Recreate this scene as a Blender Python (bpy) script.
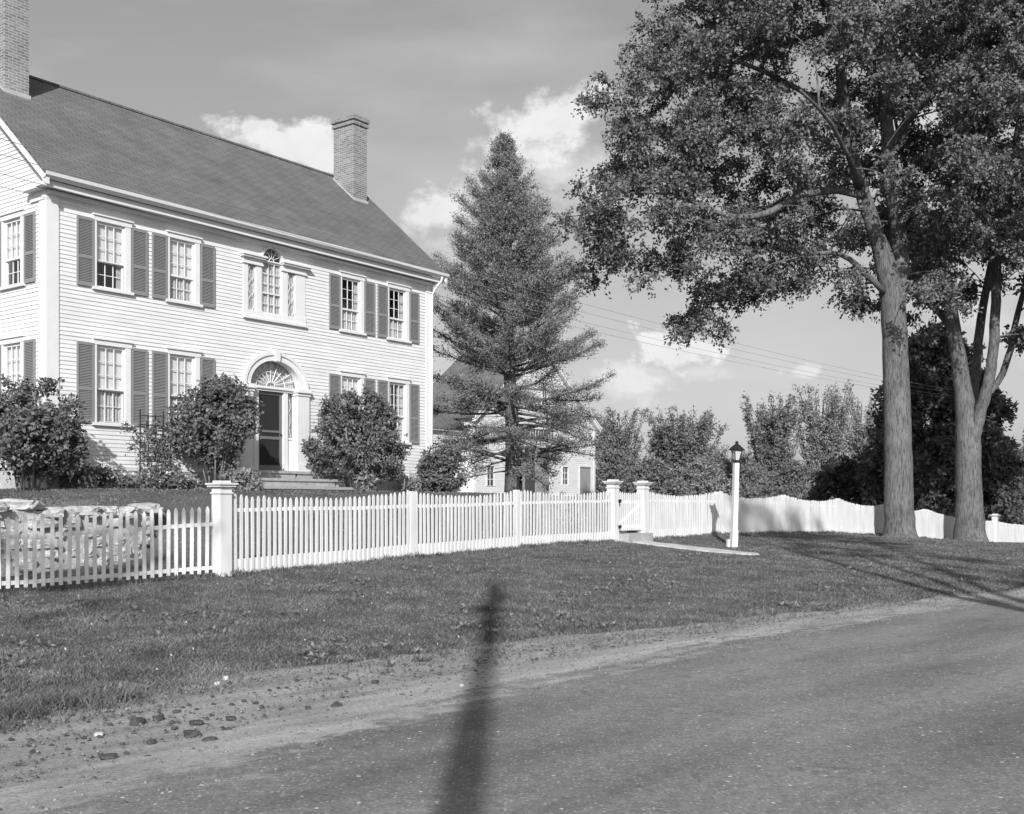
import bpy, math
import numpy as np
from math import radians, sin, cos, pi
for o in list(bpy.data.objects): bpy.data.objects.remove(o)
scene = bpy.context.scene
COL = scene.collection
rng = np.random.default_rng(7)

# ------------------------------------------------------------------ camera
EZ = 1.6                      # eye height above the road
F = 1100.0; CX = 512.0; HY = 502.0
cam = bpy.data.cameras.new('camera'); co = bpy.data.objects.new('camera', cam); COL.objects.link(co)
co.location = (0, 0, EZ); co.rotation_euler = (radians(90), 0, 0)
cam.sensor_width = 36; cam.lens = F/1024*36; cam.shift_y = (HY-407)/1024
cam.clip_start = 0.1; cam.clip_end = 5000
scene.camera = co

# ------------------------------------------------------------------ light and exposure
SUN_EL = 27.5
SKY_STRENGTH = 0.075
SKYK = 2.12
scene.view_settings.view_transform = 'Standard'
scene.view_settings.look = 'None'
scene.view_settings.exposure = 0.28
scene.view_settings.gamma = 1
scene.view_settings.use_curve_mapping = False
sl = bpy.data.lights.new('sun', 'SUN'); sl.energy = 4.2; sl.angle = radians(0.55); sl.color = (1, 1, 1)
so = bpy.data.objects.new('sun', sl); COL.objects.link(so)
so.rotation_euler = (radians(90-SUN_EL), 0, 0)     # light travels along +Y (from behind the camera) and down
so.location = (0, -30, 30)

def nn(nt, typ, **kw):
    n = nt.nodes.new(typ)
    for k, v in kw.items(): setattr(n, k, v)
    return n
def mth(nt, op, a, b=None, c=None, clamp=False):
    n = nt.nodes.new('ShaderNodeMath'); n.operation = op; n.use_clamp = clamp
    for i, v in enumerate((a, b, c)):
        if v is None: continue
        if isinstance(v, (int, float)): n.inputs[i].default_value = v
        else: nt.links.new(v, n.inputs[i])
    return n.outputs[0]

def make_world():
    w = bpy.data.worlds.new('World'); scene.world = w; w.use_nodes = True
    nt = w.node_tree; nt.nodes.clear(); L = nt.links.new
    sky = nn(nt, 'ShaderNodeTexSky'); sky.sky_type = 'NISHITA'; sky.sun_disc = False
    sky.sun_elevation = radians(SUN_EL); sky.sun_rotation = radians(180)
    sky.air_density = 1.0; sky.dust_density = 2.0; sky.ozone_density = 1.0
    bw = nn(nt, 'ShaderNodeRGBToBW'); L(sky.outputs[0], bw.inputs[0])
    tc = nn(nt, 'ShaderNodeTexCoord'); sp = nn(nt, 'ShaderNodeSeparateXYZ'); L(tc.outputs['Generated'], sp.inputs[0])
    x, y, z = sp.outputs
    yc = mth(nt, 'MAXIMUM', y, 0.05)
    a = mth(nt, 'DIVIDE', x, yc); e = mth(nt, 'DIVIDE', z, yc)
    front = mth(nt, 'MULTIPLY', mth(nt, 'SUBTRACT', y, 0.15, clamp=True), 8.0, clamp=True)
    cmb = nn(nt, 'ShaderNodeCombineXYZ'); L(a, cmb.inputs[0]); L(mth(nt, 'MULTIPLY', e, 1.25), cmb.inputs[1])
    no = nn(nt, 'ShaderNodeTexNoise'); no.inputs['Scale'].default_value = 15; no.inputs['Detail'].default_value = 9
    no.inputs['Roughness'].default_value = 0.62; L(cmb.outputs[0], no.inputs['Vector'])
    n1 = mth(nt, 'SUBTRACT', no.outputs['Fac'], 0.5)
    no2 = nn(nt, 'ShaderNodeTexNoise'); no2.inputs['Scale'].default_value = 4.5; no2.inputs['Detail'].default_value = 5
    L(cmb.outputs[0], no2.inputs['Vector']); n2 = mth(nt, 'SUBTRACT', no2.outputs['Fac'], 0.5)
    tot = None
    # clouds: direction (horizontal tangent, vertical tangent), radii, tilt, softness, strength
    for (px, py, rx, ry, tilt, soft, st) in [
        (300, 152, 80, 34, -8, 0.4, 0.95), (262, 132, 26, 16, 0, 0.35, 0.85),
        (430, 215, 60, 30, 20, 0.5, 0.9), (570, 118, 85, 40, 20, 0.5, 0.95), (505, 165, 60, 36, 30, .5, .9), (520, 165, 80, 50, 35, 0.6, 0.6),
        (610, 170, 70, 45, 10, 0.7, 0.5), (462, 245, 60, 30, 0, .6, .5),
        (676, 352, 46, 24, -4, 0.22, 1.0), (632, 382, 52, 22, 12, 0.5, 0.75), (700, 372, 38, 12, -5, .6, .5),
        (805, 370, 22, 11, 5, 0.4, 0.8), (980, 300, 90, 60, 0, .8, .5), (900, 130, 160, 60, 10, .8, .5)]:
        cx = (px-CX)/F; cy = (HY-py)/F; t = radians(tilt)
        dx = mth(nt, 'SUBTRACT', a, cx); dy = mth(nt, 'SUBTRACT', e, cy)
        u_ = mth(nt, 'ADD', mth(nt, 'MULTIPLY', dx, cos(t)/(rx/F)), mth(nt, 'MULTIPLY', dy, sin(t)/(rx/F)))
        v_ = mth(nt, 'ADD', mth(nt, 'MULTIPLY', dx, -sin(t)/(ry/F)), mth(nt, 'MULTIPLY', dy, cos(t)/(ry/F)))
        r = mth(nt, 'SQRT', mth(nt, 'ADD', mth(nt, 'MULTIPLY', u_, u_), mth(nt, 'MULTIPLY', v_, v_)))
        d = mth(nt, 'ADD', mth(nt, 'SUBTRACT', 1.0, r), mth(nt, 'MULTIPLY', n1, 3.6))
        d = mth(nt, 'ADD', d, mth(nt, 'MULTIPLY', n2, 1.3))
        m = mth(nt, 'MULTIPLY', mth(nt, 'DIVIDE', d, soft*1.15, clamp=True), st)
        tot = m if tot is None else mth(nt, 'MAXIMUM', tot, m)
    # thin overall haze streaks
    no3 = nn(nt, 'ShaderNodeTexNoise'); no3.inputs['Scale'].default_value = 3; no3.inputs['Detail'].default_value = 6
    mp = nn(nt, 'ShaderNodeMapping'); mp.inputs['Scale'].default_value = (1, 2.6, 1); mp.inputs['Rotation'].default_value = (0, 0, .4)
    L(cmb.outputs[0], mp.inputs[0]); L(mp.outputs[0], no3.inputs['Vector'])
    veil = mth(nt, 'MULTIPLY', mth(nt, 'MULTIPLY', mth(nt, 'SUBTRACT', no3.outputs['Fac'], 0.48, clamp=True), 3.0, clamp=True), 0.35)
    tot = mth(nt, 'MAXIMUM', tot, veil)
    tot = mth(nt, 'MULTIPLY', tot, front)
    skyv = mth(nt, 'POWER', bw.outputs[0], 0.7)
    skyv = mth(nt, 'MULTIPLY', skyv, SKYK)
    inner = mth(nt, 'ADD', mth(nt, 'MULTIPLY', n1, 4.5), 9.6)
    mix = nn(nt, 'ShaderNodeMix'); mix.data_type = 'FLOAT'
    L(tot, mix.inputs[0]); L(skyv, mix.inputs[2]); L(inner, mix.inputs[3])
    bg = nn(nt, 'ShaderNodeBackground'); bg.inputs[1].default_value = SKY_STRENGTH
    L(mix.outputs[0], bg.inputs[0])
    out = nn(nt, 'ShaderNodeOutputWorld'); L(bg.outputs[0], out.inputs[0])
make_world()

# ------------------------------------------------------------------ materials (black and white photograph: neutral greys)
def material(name, val, rough=0.8, var=0.15, nscale=6.0, bump=0.0, bscale=30.0, stretch=(1, 1, 1), spec=0.3):
    m = bpy.data.materials.new(name); m.use_nodes = True; nt = m.node_tree; L = nt.links.new
    b = nt.nodes['Principled BSDF']; b.inputs['Roughness'].default_value = rough
    b.inputs['Specular IOR Level'].default_value = spec
    tc = nn(nt, 'ShaderNodeTexCoord'); mp = nn(nt, 'ShaderNodeMapping'); mp.inputs['Scale'].default_value = stretch
    L(tc.outputs['Object'], mp.inputs[0])
    no = nn(nt, 'ShaderNodeTexNoise'); no.inputs['Scale'].default_value = nscale; no.inputs['Detail'].default_value = 6
    no.inputs['Roughness'].default_value = 0.6
    L(mp.outputs[0], no.inputs['Vector'])
    mr = nn(nt, 'ShaderNodeMapRange'); mr.inputs[1].default_value = 0.3; mr.inputs[2].default_value = 0.7
    mr.inputs[3].default_value = val*(1-var); mr.inputs[4].default_value = val*(1+var)
    L(no.outputs['Fac'], mr.inputs[0]); L(mr.outputs[0], b.inputs['Base Color'])
    if bump:
        n2 = nn(nt, 'ShaderNodeTexNoise'); n2.inputs['Scale'].default_value = bscale; n2.inputs['Detail'].default_value = 5
        L(mp.outputs[0], n2.inputs['Vector'])
        bp = nn(nt, 'ShaderNodeBump'); bp.inputs['Strength'].default_value = bump; bp.inputs['Distance'].default_value = 0.03
        L(n2.outputs['Fac'], bp.inputs['Height']); L(bp.outputs[0], b.inputs['Normal'])
    return m
def leaf_material(name, lo, hi, trans=0.25, patch=0):
    m = bpy.data.materials.new(name); m.use_nodes = True; nt = m.node_tree; nt.nodes.clear(); L = nt.links.new
    g = nn(nt, 'ShaderNodeNewGeometry'); mr = nn(nt, 'ShaderNodeMapRange')
    mr.inputs[3].default_value = lo; mr.inputs[4].default_value = hi
    L(g.outputs['Random Per Island'], mr.inputs[0])
    p = nn(nt, 'ShaderNodeBsdfPrincipled'); p.inputs['Roughness'].default_value = 0.55; p.inputs['Specular IOR Level'].default_value = 0.25
    col = mr.outputs[0]
    if patch:
        tc = nn(nt, 'ShaderNodeTexCoord'); no = nn(nt, 'ShaderNodeTexNoise'); no.inputs['Scale'].default_value = 1.3; no.inputs['Detail'].default_value = 7; no.inputs['Roughness'].default_value = .65
        L(tc.outputs['Object'], no.inputs['Vector']); col = mth(nt, 'MULTIPLY', col, mth(nt, 'ADD', 1.0, mth(nt, 'MULTIPLY', mth(nt, 'SUBTRACT', no.outputs['Fac'], .5), patch)))
    L(col, p.inputs['Base Color'])
    t = nn(nt, 'ShaderNodeBsdfTranslucent'); L(col, t.inputs[0])
    mx = nn(nt, 'ShaderNodeMixShader'); mx.inputs[0].default_value = trans
    L(p.outputs[0], mx.inputs[1]); L(t.outputs[0], mx.inputs[2])
    o = nn(nt, 'ShaderNodeOutputMaterial'); L(mx.outputs[0], o.inputs[0])
    return m
def brick_material(name, v1, v2, vm, bw_, rh, mort, bump=0.3, wall=True, yscale=1.0, big=0.12):
    m = bpy.data.materials.new(name); m.use_nodes = True; nt = m.node_tree; L = nt.links.new
    b = nt.nodes['Principled BSDF']; b.inputs['Roughness'].default_value = 0.9; b.inputs['Specular IOR Level'].default_value = 0.2
    tc = nn(nt, 'ShaderNodeTexCoord'); sp = nn(nt, 'ShaderNodeSeparateXYZ'); L(tc.outputs['Object'], sp.inputs[0])
    c = nn(nt, 'ShaderNodeCombineXYZ')
    if wall:
        L(mth(nt, 'ADD', sp.outputs[0], sp.outputs[1]), c.inputs[0]); L(sp.outputs[2], c.inputs[1])
    else:
        L(sp.outputs[0], c.inputs[0]); L(mth(nt, 'MULTIPLY', sp.outputs[1], yscale), c.inputs[1])
    br = nn(nt, 'ShaderNodeTexBrick'); L(c.outputs[0], br.inputs['Vector'])
    br.inputs['Color1'].default_value = (v1,)*3+(1,); br.inputs['Color2'].default_value = (v2,)*3+(1,)
    br.inputs['Mortar'].default_value = (vm,)*3+(1,); br.inputs['Scale'].default_value = 1
    br.inputs['Brick Width'].default_value = bw_; br.inputs['Row Height'].default_value = rh
    br.inputs['Mortar Size'].default_value = mort; br.inputs['Mortar Smooth'].default_value = 0.2
    no = nn(nt, 'ShaderNodeTexNoise'); no.inputs['Scale'].default_value = 1.3; no.inputs['Detail'].default_value = 8
    L(tc.outputs['Object'], no.inputs['Vector'])
    k = mth(nt, 'ADD', mth(nt, 'MULTIPLY', mth(nt, 'SUBTRACT', no.outputs['Fac'], .5), big*6), 1.0)
    mx = nn(nt, 'ShaderNodeVectorMath', operation='SCALE'); L(br.outputs['Color'], mx.inputs[0]); L(k, mx.inputs['Scale'])
    L(mx.outputs[0], b.inputs['Base Color'])
    bp = nn(nt, 'ShaderNodeBump'); bp.inputs['Strength'].default_value = bump; bp.inputs['Distance'].default_value = 0.01
    L(mth(nt, 'SUBTRACT', 1.0, br.outputs['Fac']), bp.inputs['Height']); L(bp.outputs[0], b.inputs['Normal'])
    return m
def bark_material(name, v):
    m = bpy.data.materials.new(name); m.use_nodes = True; nt = m.node_tree; L = nt.links.new
    b = nt.nodes['Principled BSDF']; b.inputs['Roughness'].default_value = 0.95; b.inputs['Specular IOR Level'].default_value = 0.1
    tc = nn(nt, 'ShaderNodeTexCoord'); mp = nn(nt, 'ShaderNodeMapping'); mp.inputs['Scale'].default_value = (1, 1, 0.16)
    L(tc.outputs['Object'], mp.inputs[0])
    no = nn(nt, 'ShaderNodeTexNoise'); no.inputs['Scale'].default_value = 19; no.inputs['Detail'].default_value = 9; no.inputs['Roughness'].default_value = .74
    no.inputs['Distortion'].default_value = .4
    L(mp.outputs[0], no.inputs['Vector'])
    n3 = nn(nt, 'ShaderNodeTexNoise'); n3.inputs['Scale'].default_value = 1.4; n3.inputs['Detail'].default_value = 4
    L(tc.outputs['Object'], n3.inputs['Vector'])
    mr = nn(nt, 'ShaderNodeMapRange'); mr.inputs[1].default_value = 0.40; mr.inputs[2].default_value = 0.56
    mr.inputs[3].default_value = v*0.5; mr.inputs[4].default_value = v*1.3
    L(no.outputs['Fac'], mr.inputs[0])
    k = mth(nt, 'ADD', mth(nt, 'MULTIPLY', mth(nt, 'SUBTRACT', n3.outputs['Fac'], .5), 1.1), 1.0)
    L(mth(nt, 'MULTIPLY', mr.outputs[0], k), b.inputs['Base Color'])
    bp = nn(nt, 'ShaderNodeBump'); bp.inputs['Strength'].default_value = 0.7; bp.inputs['Distance'].default_value = 0.05
    L(no.outputs['Fac'], bp.inputs['Height']); L(bp.outputs[0], b.inputs['Normal'])
    return m
def glass_material(name):
    m = bpy.data.materials.new(name); m.use_nodes = True; nt = m.node_tree; nt.nodes.clear(); L = nt.links.new
    t = nn(nt, 'ShaderNodeBsdfTransparent'); t.inputs[0].default_value = (.97, .97, .97, 1)
    g = nn(nt, 'ShaderNodeBsdfGlossy'); g.inputs['Roughness'].default_value = 0.03
    fr = nn(nt, 'ShaderNodeLayerWeight'); fr.inputs[0].default_value = .5
    no = nn(nt, 'ShaderNodeTexNoise'); no.inputs['Scale'].default_value = 2.5
    bp = nn(nt, 'ShaderNodeBump'); bp.inputs['Strength'].default_value = .15; bp.inputs['Distance'].default_value = .02
    L(no.outputs['Fac'], bp.inputs['Height']); L(bp.outputs[0], g.inputs['Normal'])
    mx = nn(nt, 'ShaderNodeMixShader'); L(mth(nt, 'ADD', mth(nt, 'MULTIPLY', mth(nt, 'POWER', fr.outputs[1], 4.0), .7), .07), mx.inputs[0])
    L(t.outputs[0], mx.inputs[1]); L(g.outputs[0], mx.inputs[2])
    o = nn(nt, 'ShaderNodeOutputMaterial'); L(mx.outputs[0], o.inputs[0])
    return m
def screen_material(name):
    m = bpy.data.materials.new(name); m.use_nodes = True; nt = m.node_tree; nt.nodes.clear(); L = nt.links.new
    t = nn(nt, 'ShaderNodeBsdfTransparent'); d = nn(nt, 'ShaderNodeBsdfDiffuse'); d.inputs[0].default_value = (.05, .05, .05, 1)
    mx = nn(nt, 'ShaderNodeMixShader'); mx.inputs[0].default_value = .55
    L(t.outputs[0], mx.inputs[1]); L(d.outputs[0], mx.inputs[2])
    o = nn(nt, 'ShaderNodeOutputMaterial'); L(mx.outputs[0], o.inputs[0])
    return m

M = dict(
    clap=material('clapboard_paint', .70, .6, .085, 1.1, .05, 60, (1, 1, 3)),
    white=material('white_trim_paint', .71, .55, .04, 3),
    fence=material('fence_white_paint', .66, .6, .13, 3.0, .05, 60, (1, 1, .3)),
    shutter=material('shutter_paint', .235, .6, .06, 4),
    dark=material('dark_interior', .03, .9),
    door=material('dark_door_paint', .05, .5, .1, 4),
    doorframe=material('screen_door_frame', .16, .5, .1, 4),
    blind=material('window_blind', .82, .8, .05, 3),
    curtain=material('lace_curtain', .5, .9, .2, 9),
    roof=brick_material('asphalt_shingles', .14, .17, .09, .34, .13, .012, .5, False, 1.32, .13),
    brick=brick_material('chimney_brick', .15, .26, .38, .21, .07, .010, .4, True),
    lead=material('flashing', .42, .5, .1, 5),
    granite=material('granite_foundation', .42, .9, .22, 5, .5, 22),
    stepstone=material('granite_step', .36, .85, .16, 7, .3, 40),
    fieldstone=material('fieldstone', .42, .95, .32, 6, .7, 18),
    bark=bark_material('elm_bark', .135), bark2=bark_material('dark_bark', .12),
    stem=material('shrub_stem', .22, .9, .3, 12),
    leaf=leaf_material('broad_leaf', .08, .25, .25),
    leaf_dark=leaf_material('dark_leaf', .07, .16, .2),
    leaf_lilac=leaf_material('lilac_leaf', .10, .22, .15),
    leaf_mid=leaf_material('hedge_leaf', .14, .30, .3),
    leaf_pale=leaf_material('pale_leaf', .20, .38, .3),
    needle=leaf_material('needles', .16, .36, .35),
    petal=leaf_material('petals', .5, .8, .3),
    blade=leaf_material('grass_blades', .10, .27, .3, 2.6),
    iron=material('black_iron', .02, .45, .1, 8),
    lampglass=material('frosted_lamp_glass', .5, .3, .1, 8), glass=glass_material('window_glass'), screen=screen_material('insect_screen'),
    wood=material('weathered_wood', .2, .9, .3, 5, .3, 30, (1, 1, .1)),
    graydoor=material('grey_barn_door', .3, .7, .1, 3, .1, 20, (4, 4, .3)),
    path=material('path_concrete', .5, .95, .14, 3, .3, 40),
    clod=material('dark_clod', .075, 1, .3, 14, .6, 40),
    stone=material('pale_stone', .5, .9, .3, 14),
    wire=material('wire_sheath', .3, .6),
)

# ------------------------------------------------------------------ mesh helpers
class MB:
    def __init__(s): s.v = []; s.f = []; s.n = 0
    def add(s, v, f):
        v = np.asarray(v, float); s.v.append(v)
        for q in f: s.f.append([i+s.n for i in q])
        s.n += len(v)
    def box(s, x0, x1, y0, y1, z0, z1):
        v = [(x0, y0, z0), (x1, y0, z0), (x1, y1, z0), (x0, y1, z0), (x0, y0, z1), (x1, y0, z1), (x1, y1, z1), (x0, y1, z1)]
        s.add(v, [(0, 3, 2, 1), (4, 5, 6, 7), (0, 1, 5, 4), (1, 2, 6, 5), (2, 3, 7, 6), (3, 0, 4, 7)])
    def prism(s, poly, a0, a1, axis='y'):
        """poly: (p,q) outline; axis y -> (p,y,q); axis x -> (x,p,q); axis z -> (p,q,z)"""
        n = len(poly); vs = []
        for a in (a0, a1):
            for p, q in poly:
                vs.append({'y': (p, a, q), 'x': (a, p, q), 'z': (p, q, a)}[axis])
        fs = [list(range(n))[::-1], list(range(n, 2*n))] + [(i, (i+1) % n, n+(i+1) % n, n+i) for i in range(n)]
        s.add(vs, fs)
    def ring(s, outer, inner, y0, y1):
        """band between two open outlines of equal length in xz, extruded in y"""
        n = len(outer)
        for i in range(n-1):
            o0, o1, i0, i1 = outer[i], outer[i+1], inner[i], inner[i+1]
            v = [(o0[0], y0, o0[1]), (o1[0], y0, o1[1]), (i1[0], y0, i1[1]), (i0[0], y0, i0[1]),
                 (o0[0], y1, o0[1]), (o1[0], y1, o1[1]), (i1[0], y1, i1[1]), (i0[0], y1, i0[1])]
            s.add(v, [(0, 1, 2, 3), (7, 6, 5, 4), (0, 4, 5, 1), (2, 6, 7, 3)])
    def tube(s, pts, rad, sides=8, cap=True):
        pts = np.asarray(pts, float); m = len(pts)
        rad = np.broadcast_to(np.asarray(rad, float), (m,))
        t = np.gradient(pts, axis=0); t /= np.linalg.norm(t, axis=1)[:, None]+1e-9
        ref = np.array([0, 1, 0.]) if abs(t[0][1]) < .8 else np.array([1., 0, 0])
        vs = []
        b = np.cross(t[0], ref); b /= np.linalg.norm(b)
        an = np.arange(sides)*2*pi/sides
        for i in range(m):
            b = b-t[i]*np.dot(b, t[i]); b /= np.linalg.norm(b)+1e-9
            c = np.cross(t[i], b)
            vs.append(pts[i]+rad[i]*(np.cos(an)[:, None]*b+np.sin(an)[:, None]*c))
        vs = np.concatenate(vs); fs = []
        for i in range(m-1):
            for k in range(sides):
                k2 = (k+1) % sides
                fs.append((i*sides+k, i*sides+k2, (i+1)*sides+k2, (i+1)*sides+k))
        if cap:
            fs.append(list(range(sides))[::-1]); fs.append([(m-1)*sides+k for k in range(sides)])
        s.add(vs, fs)
    def build(s, name, mat, parent=None, off=(0, 0, 0), smooth=False, wob=0):
        v = np.concatenate(s.v)+np.asarray(off, float)
        if wob: v += np.random.default_rng(3).normal(0, wob, v.shape)
        me = bpy.data.meshes.new(name); me.from_pydata(v.tolist(), [], s.f); me.update()
        if smooth: me.polygons.foreach_set('use_smooth', [True]*len(me.polygons))
        me.materials.append(mat)
        o = bpy.data.objects.new(name, me); COL.objects.link(o)
        if parent is not None: o.parent = parent
        return o
def tag(o, label=None, cat=None, group=None, kind=None):
    if label: o['label'] = label
    if cat: o['category'] = cat
    if group: o['group'] = group
    if kind: o['kind'] = kind
    return o
def thing(name, label, cat, loc=(0, 0, 0), rz=0, group=None):
    o = bpy.data.objects.new(name, None); COL.objects.link(o); o.location = loc; o.rotation_euler = (0, 0, rz)
    o.empty_display_size = .3
    return tag(o, label, cat, group)
def raw_mesh(name, V, T, mat, parent=None, k=3):
    """fast mesh from arrays; T (n,k)"""
    me = bpy.data.meshes.new(name); V = np.ascontiguousarray(V, np.float32); T = np.ascontiguousarray(T, np.int32)
    me.vertices.add(len(V)); me.vertices.foreach_set('co', V.ravel())
    me.loops.add(T.size); me.loops.foreach_set('vertex_index', T.ravel())
    me.polygons.add(len(T)); me.polygons.foreach_set('loop_start', np.arange(0, T.size, k, dtype=np.int32))
    me.polygons.foreach_set('loop_total', np.full(len(T), k, np.int32))
    me.update(calc_edges=True); me.materials.append(mat)
    o = bpy.data.objects.new(name, me); COL.objects.link(o)
    if parent is not None: o.parent = parent
    return o
def unit(a): return a/(np.linalg.norm(a, axis=-1, keepdims=True)+1e-9)
def leaves(P, size, r, nbias=None, wr=0.62, dbias=None, jitter=.35):
    """folded diamond leaves at points P. nbias: preferred normals, dbias: preferred length direction"""
    n = len(P); d = unit(r.normal(size=(n, 3))+(0 if dbias is None else dbias))
    nm = r.normal(size=(n, 3))+(0 if nbias is None else nbias)
    w = unit(np.cross(nm, d)); nm = unit(np.cross(d, w))
    L = size*(1+jitter*(r.random(n)*2-1))[:, None]; W = L*wr*.5
    b = P; t = P+d*L; m = P+d*L*.45
    l = m+w*W+nm*L*.09; q = m-w*W+nm*L*.09
    V = np.stack([b, l, t, q], 1).reshape(-1, 3)
    i = np.arange(n)[:, None]*4
    T = np.concatenate([i+np.array([[0, 1, 2]]), i+np.array([[0, 2, 3]])], 1).reshape(-1, 3)
    return V, T

# ------------------------------------------------------------------ plan of the place
u = np.array([818, 1100.])/np.hypot(818, 1100); v = np.array([-u[1], u[0]]); nrm = -v
P0 = np.array([-10.59, 25.05]); RZ = math.atan2(u[1], u[0])
def Wp(px, py, Y): return np.array([(px-CX)/F*Y, Y, EZ+(HY-py)/F*Y])
# fence line nodes (x, y, eye-relative ground z)
FN = np.array([(-18.0, 9.4, -1.40), (-12.5, 12.8, -1.40), (-7.1, 16.2, -1.31), (-4.67, 17.7, -1.18), (-1.96, 21.34, -1.06), (0.10, 24.12, -.985),
               (2.51, 27.35, -.97), (3.39, 28.5, -.98), (5.94, 31.5, -.92), (8.55, 34.55, -.96), (11.16, 37.6, -1.06),
               (13.77, 40.6, -1.26), (16.4, 43.66, -1.48), (22.0, 50.1, -2.05), (26, 54.7, -2.3), (40, 71, -2.9)])
seg = np.diff(FN[:, :2], axis=0); seglen = np.linalg.norm(seg, axis=1); cum = np.concatenate([[0], np.cumsum(seglen)])
AD = np.array([.70710678, .70710678]); AP = np.array([-.70710678, .70710678])
g_al = np.array([-60, -20, -8, 0, 3.09, 4.74, 7.19, 9.74, 13.3, 17.1, 22, 40, 90]); g_pp = np.array([-8, 2, 5.6, 7.6, 8.1, 8.49, 8.5, 8.3, 7.78, 7.46, 7.2, 8, 12.])
a_al = np.array([-60, -20, -8, 0, 2.83, 4.43, 5.94, 8.24, 9.83, 14.7, 18.3, 22, 40, 90]); a_pp = np.array([-12, -1, 3.4, 5.2, 5.75, 6.18, 6.6, 6.95, 7.0, 7.15, 7.0, 6.9, 7.8, 11.8])
def grass_edge(al): return np.interp(al, g_al, g_pp)
def asph_edge(al): return np.interp(al, a_al, a_pp)
def sstep(a, b, x):
    t = np.clip((x-a)/(b-a), 0, 1); return t*t*(3-2*t)
def vnoise(x, y, s=1.0, seed=0):
    x = np.asarray(x)*s; y = np.asarray(y)*s; tot = 0
    for k, (a, b, c, d) in enumerate([(1, .3, 1.3, .7), (-.6, 1.1, 2.7, 1.9), (1.9, -1.3, .4, 3.1), (2.9, 2.3, 5.1, .2), (-4.1, 3.3, 1.1, 4.2)]):
        tot = tot+np.sin(a*x+b*y+c+seed*1.7+k)*np.cos(b*x*.8-a*y*.9+d+seed)/(1+.5*k)
    return tot/2.6
def terrain(x, y):
    x = np.asarray(x, float); y = np.asarray(y, float); sh = x.shape; x = x.ravel(); y = y.ravel()
    best = np.full(x.shape, 1e9); q = np.zeros_like(x); base = np.zeros_like(x); sl_ = np.zeros_like(x)
    for i in range(len(seg)):
        a = FN[i, :2]; dx = x-a[0]; dy = y-a[1]; t = (dx*seg[i, 0]+dy*seg[i, 1])/seglen[i]**2
        tc = np.clip(t, 0, 1); ex = dx-tc*seg[i, 0]; ey = dy-tc*seg[i, 1]; d = np.hypot(ex, ey)
        side = np.sign(seg[i, 0]*dy-seg[i, 1]*dx); m = d < best
        best[m] = d[m]; q[m] = (d*side)[m]; base[m] = (FN[i, 2]+tc*(FN[i+1, 2]-FN[i, 2]))[m]; sl_[m] = (cum[i]+tc*seglen[i])[m]
    al = x*AD[0]+y*AD[1]; pp = x*AP[0]+y*AP[1]
    dR = np.maximum(pp-grass_edge(al), 0)
    s = sl_-cum[3]
    top = .28-.3*sstep(14, 28, s)-1.2*sstep(26, 50, s)+.22*sstep(12, 30, q)*(1-sstep(14, 26, s))
    gentle = sstep(.3, 7.0, q); steep = .04*sstep(.3, 3, q)+.80*sstep(3.75, 4.05, q)+.16*sstep(4, 9, q)
    w = sstep(-.7, .6, s-1.6)
    prof = steep*(1-w)+gentle*w
    zin = base+(top-base)*prof
    t = np.clip(-q, 0, None)/(np.clip(-q, 0, None)+dR+1e-6)
    zout = base+(-1.6-base)*t**.75
    z = np.where(q > 0, zin, zout)
    far = sstep(70, 300, np.hypot(x, y)); z = z*(1-far)+(-.4)*far
    amp = np.clip(dR/1.5, 0, 1)*.03
    z = z+vnoise(x, y, 1.1)*amp
    return (z+EZ).reshape(sh)
def zt(x, y): return float(terrain(np.array([x]), np.array([y]))[0])

# ------------------------------------------------------------------ ground, verge, road
def ground_material():
    m = bpy.data.materials.new('lawn_ground'); m.use_nodes = True; nt = m.node_tree; L = nt.links.new
    b = nt.nodes['Principled BSDF']; b.inputs['Roughness'].default_value = 1; b.inputs['Specular IOR Level'].default_value = .05
    tc = nn(nt, 'ShaderNodeTexCoord')
    n1 = nn(nt, 'ShaderNodeTexNoise'); n1.inputs['Scale'].default_value = .9; n1.inputs['Detail'].default_value = 8; L(tc.outputs['Object'], n1.inputs['Vector'])
    n2 = nn(nt, 'ShaderNodeTexNoise'); n2.inputs['Scale'].default_value = 28; n2.inputs['Detail'].default_value = 6; n2.inputs['Roughness'].default_value = .7
    L(tc.outputs['Object'], n2.inputs['Vector'])
    mr = nn(nt, 'ShaderNodeMapRange'); mr.inputs[1].default_value = .3; mr.inputs[2].default_value = .7; mr.inputs[3].default_value = .11; mr.inputs[4].default_value = .17
    L(n1.outputs['Fac'], mr.inputs[0])
    k = mth(nt, 'ADD', mth(nt, 'MULTIPLY', mth(nt, 'SUBTRACT', n2.outputs['Fac'], .5), 2.6), 1.0)
    L(mth(nt, 'MULTIPLY', mr.outputs[0], k), b.inputs['Base Color'])
    bp = nn(nt, 'ShaderNodeBump'); bp.inputs['Strength'].default_value = .8; bp.inputs['Distance'].default_value = .05
    L(n2.outputs['Fac'], bp.inputs['Height']); L(bp.outputs[0], b.inputs['Normal'])
    return m
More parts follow.
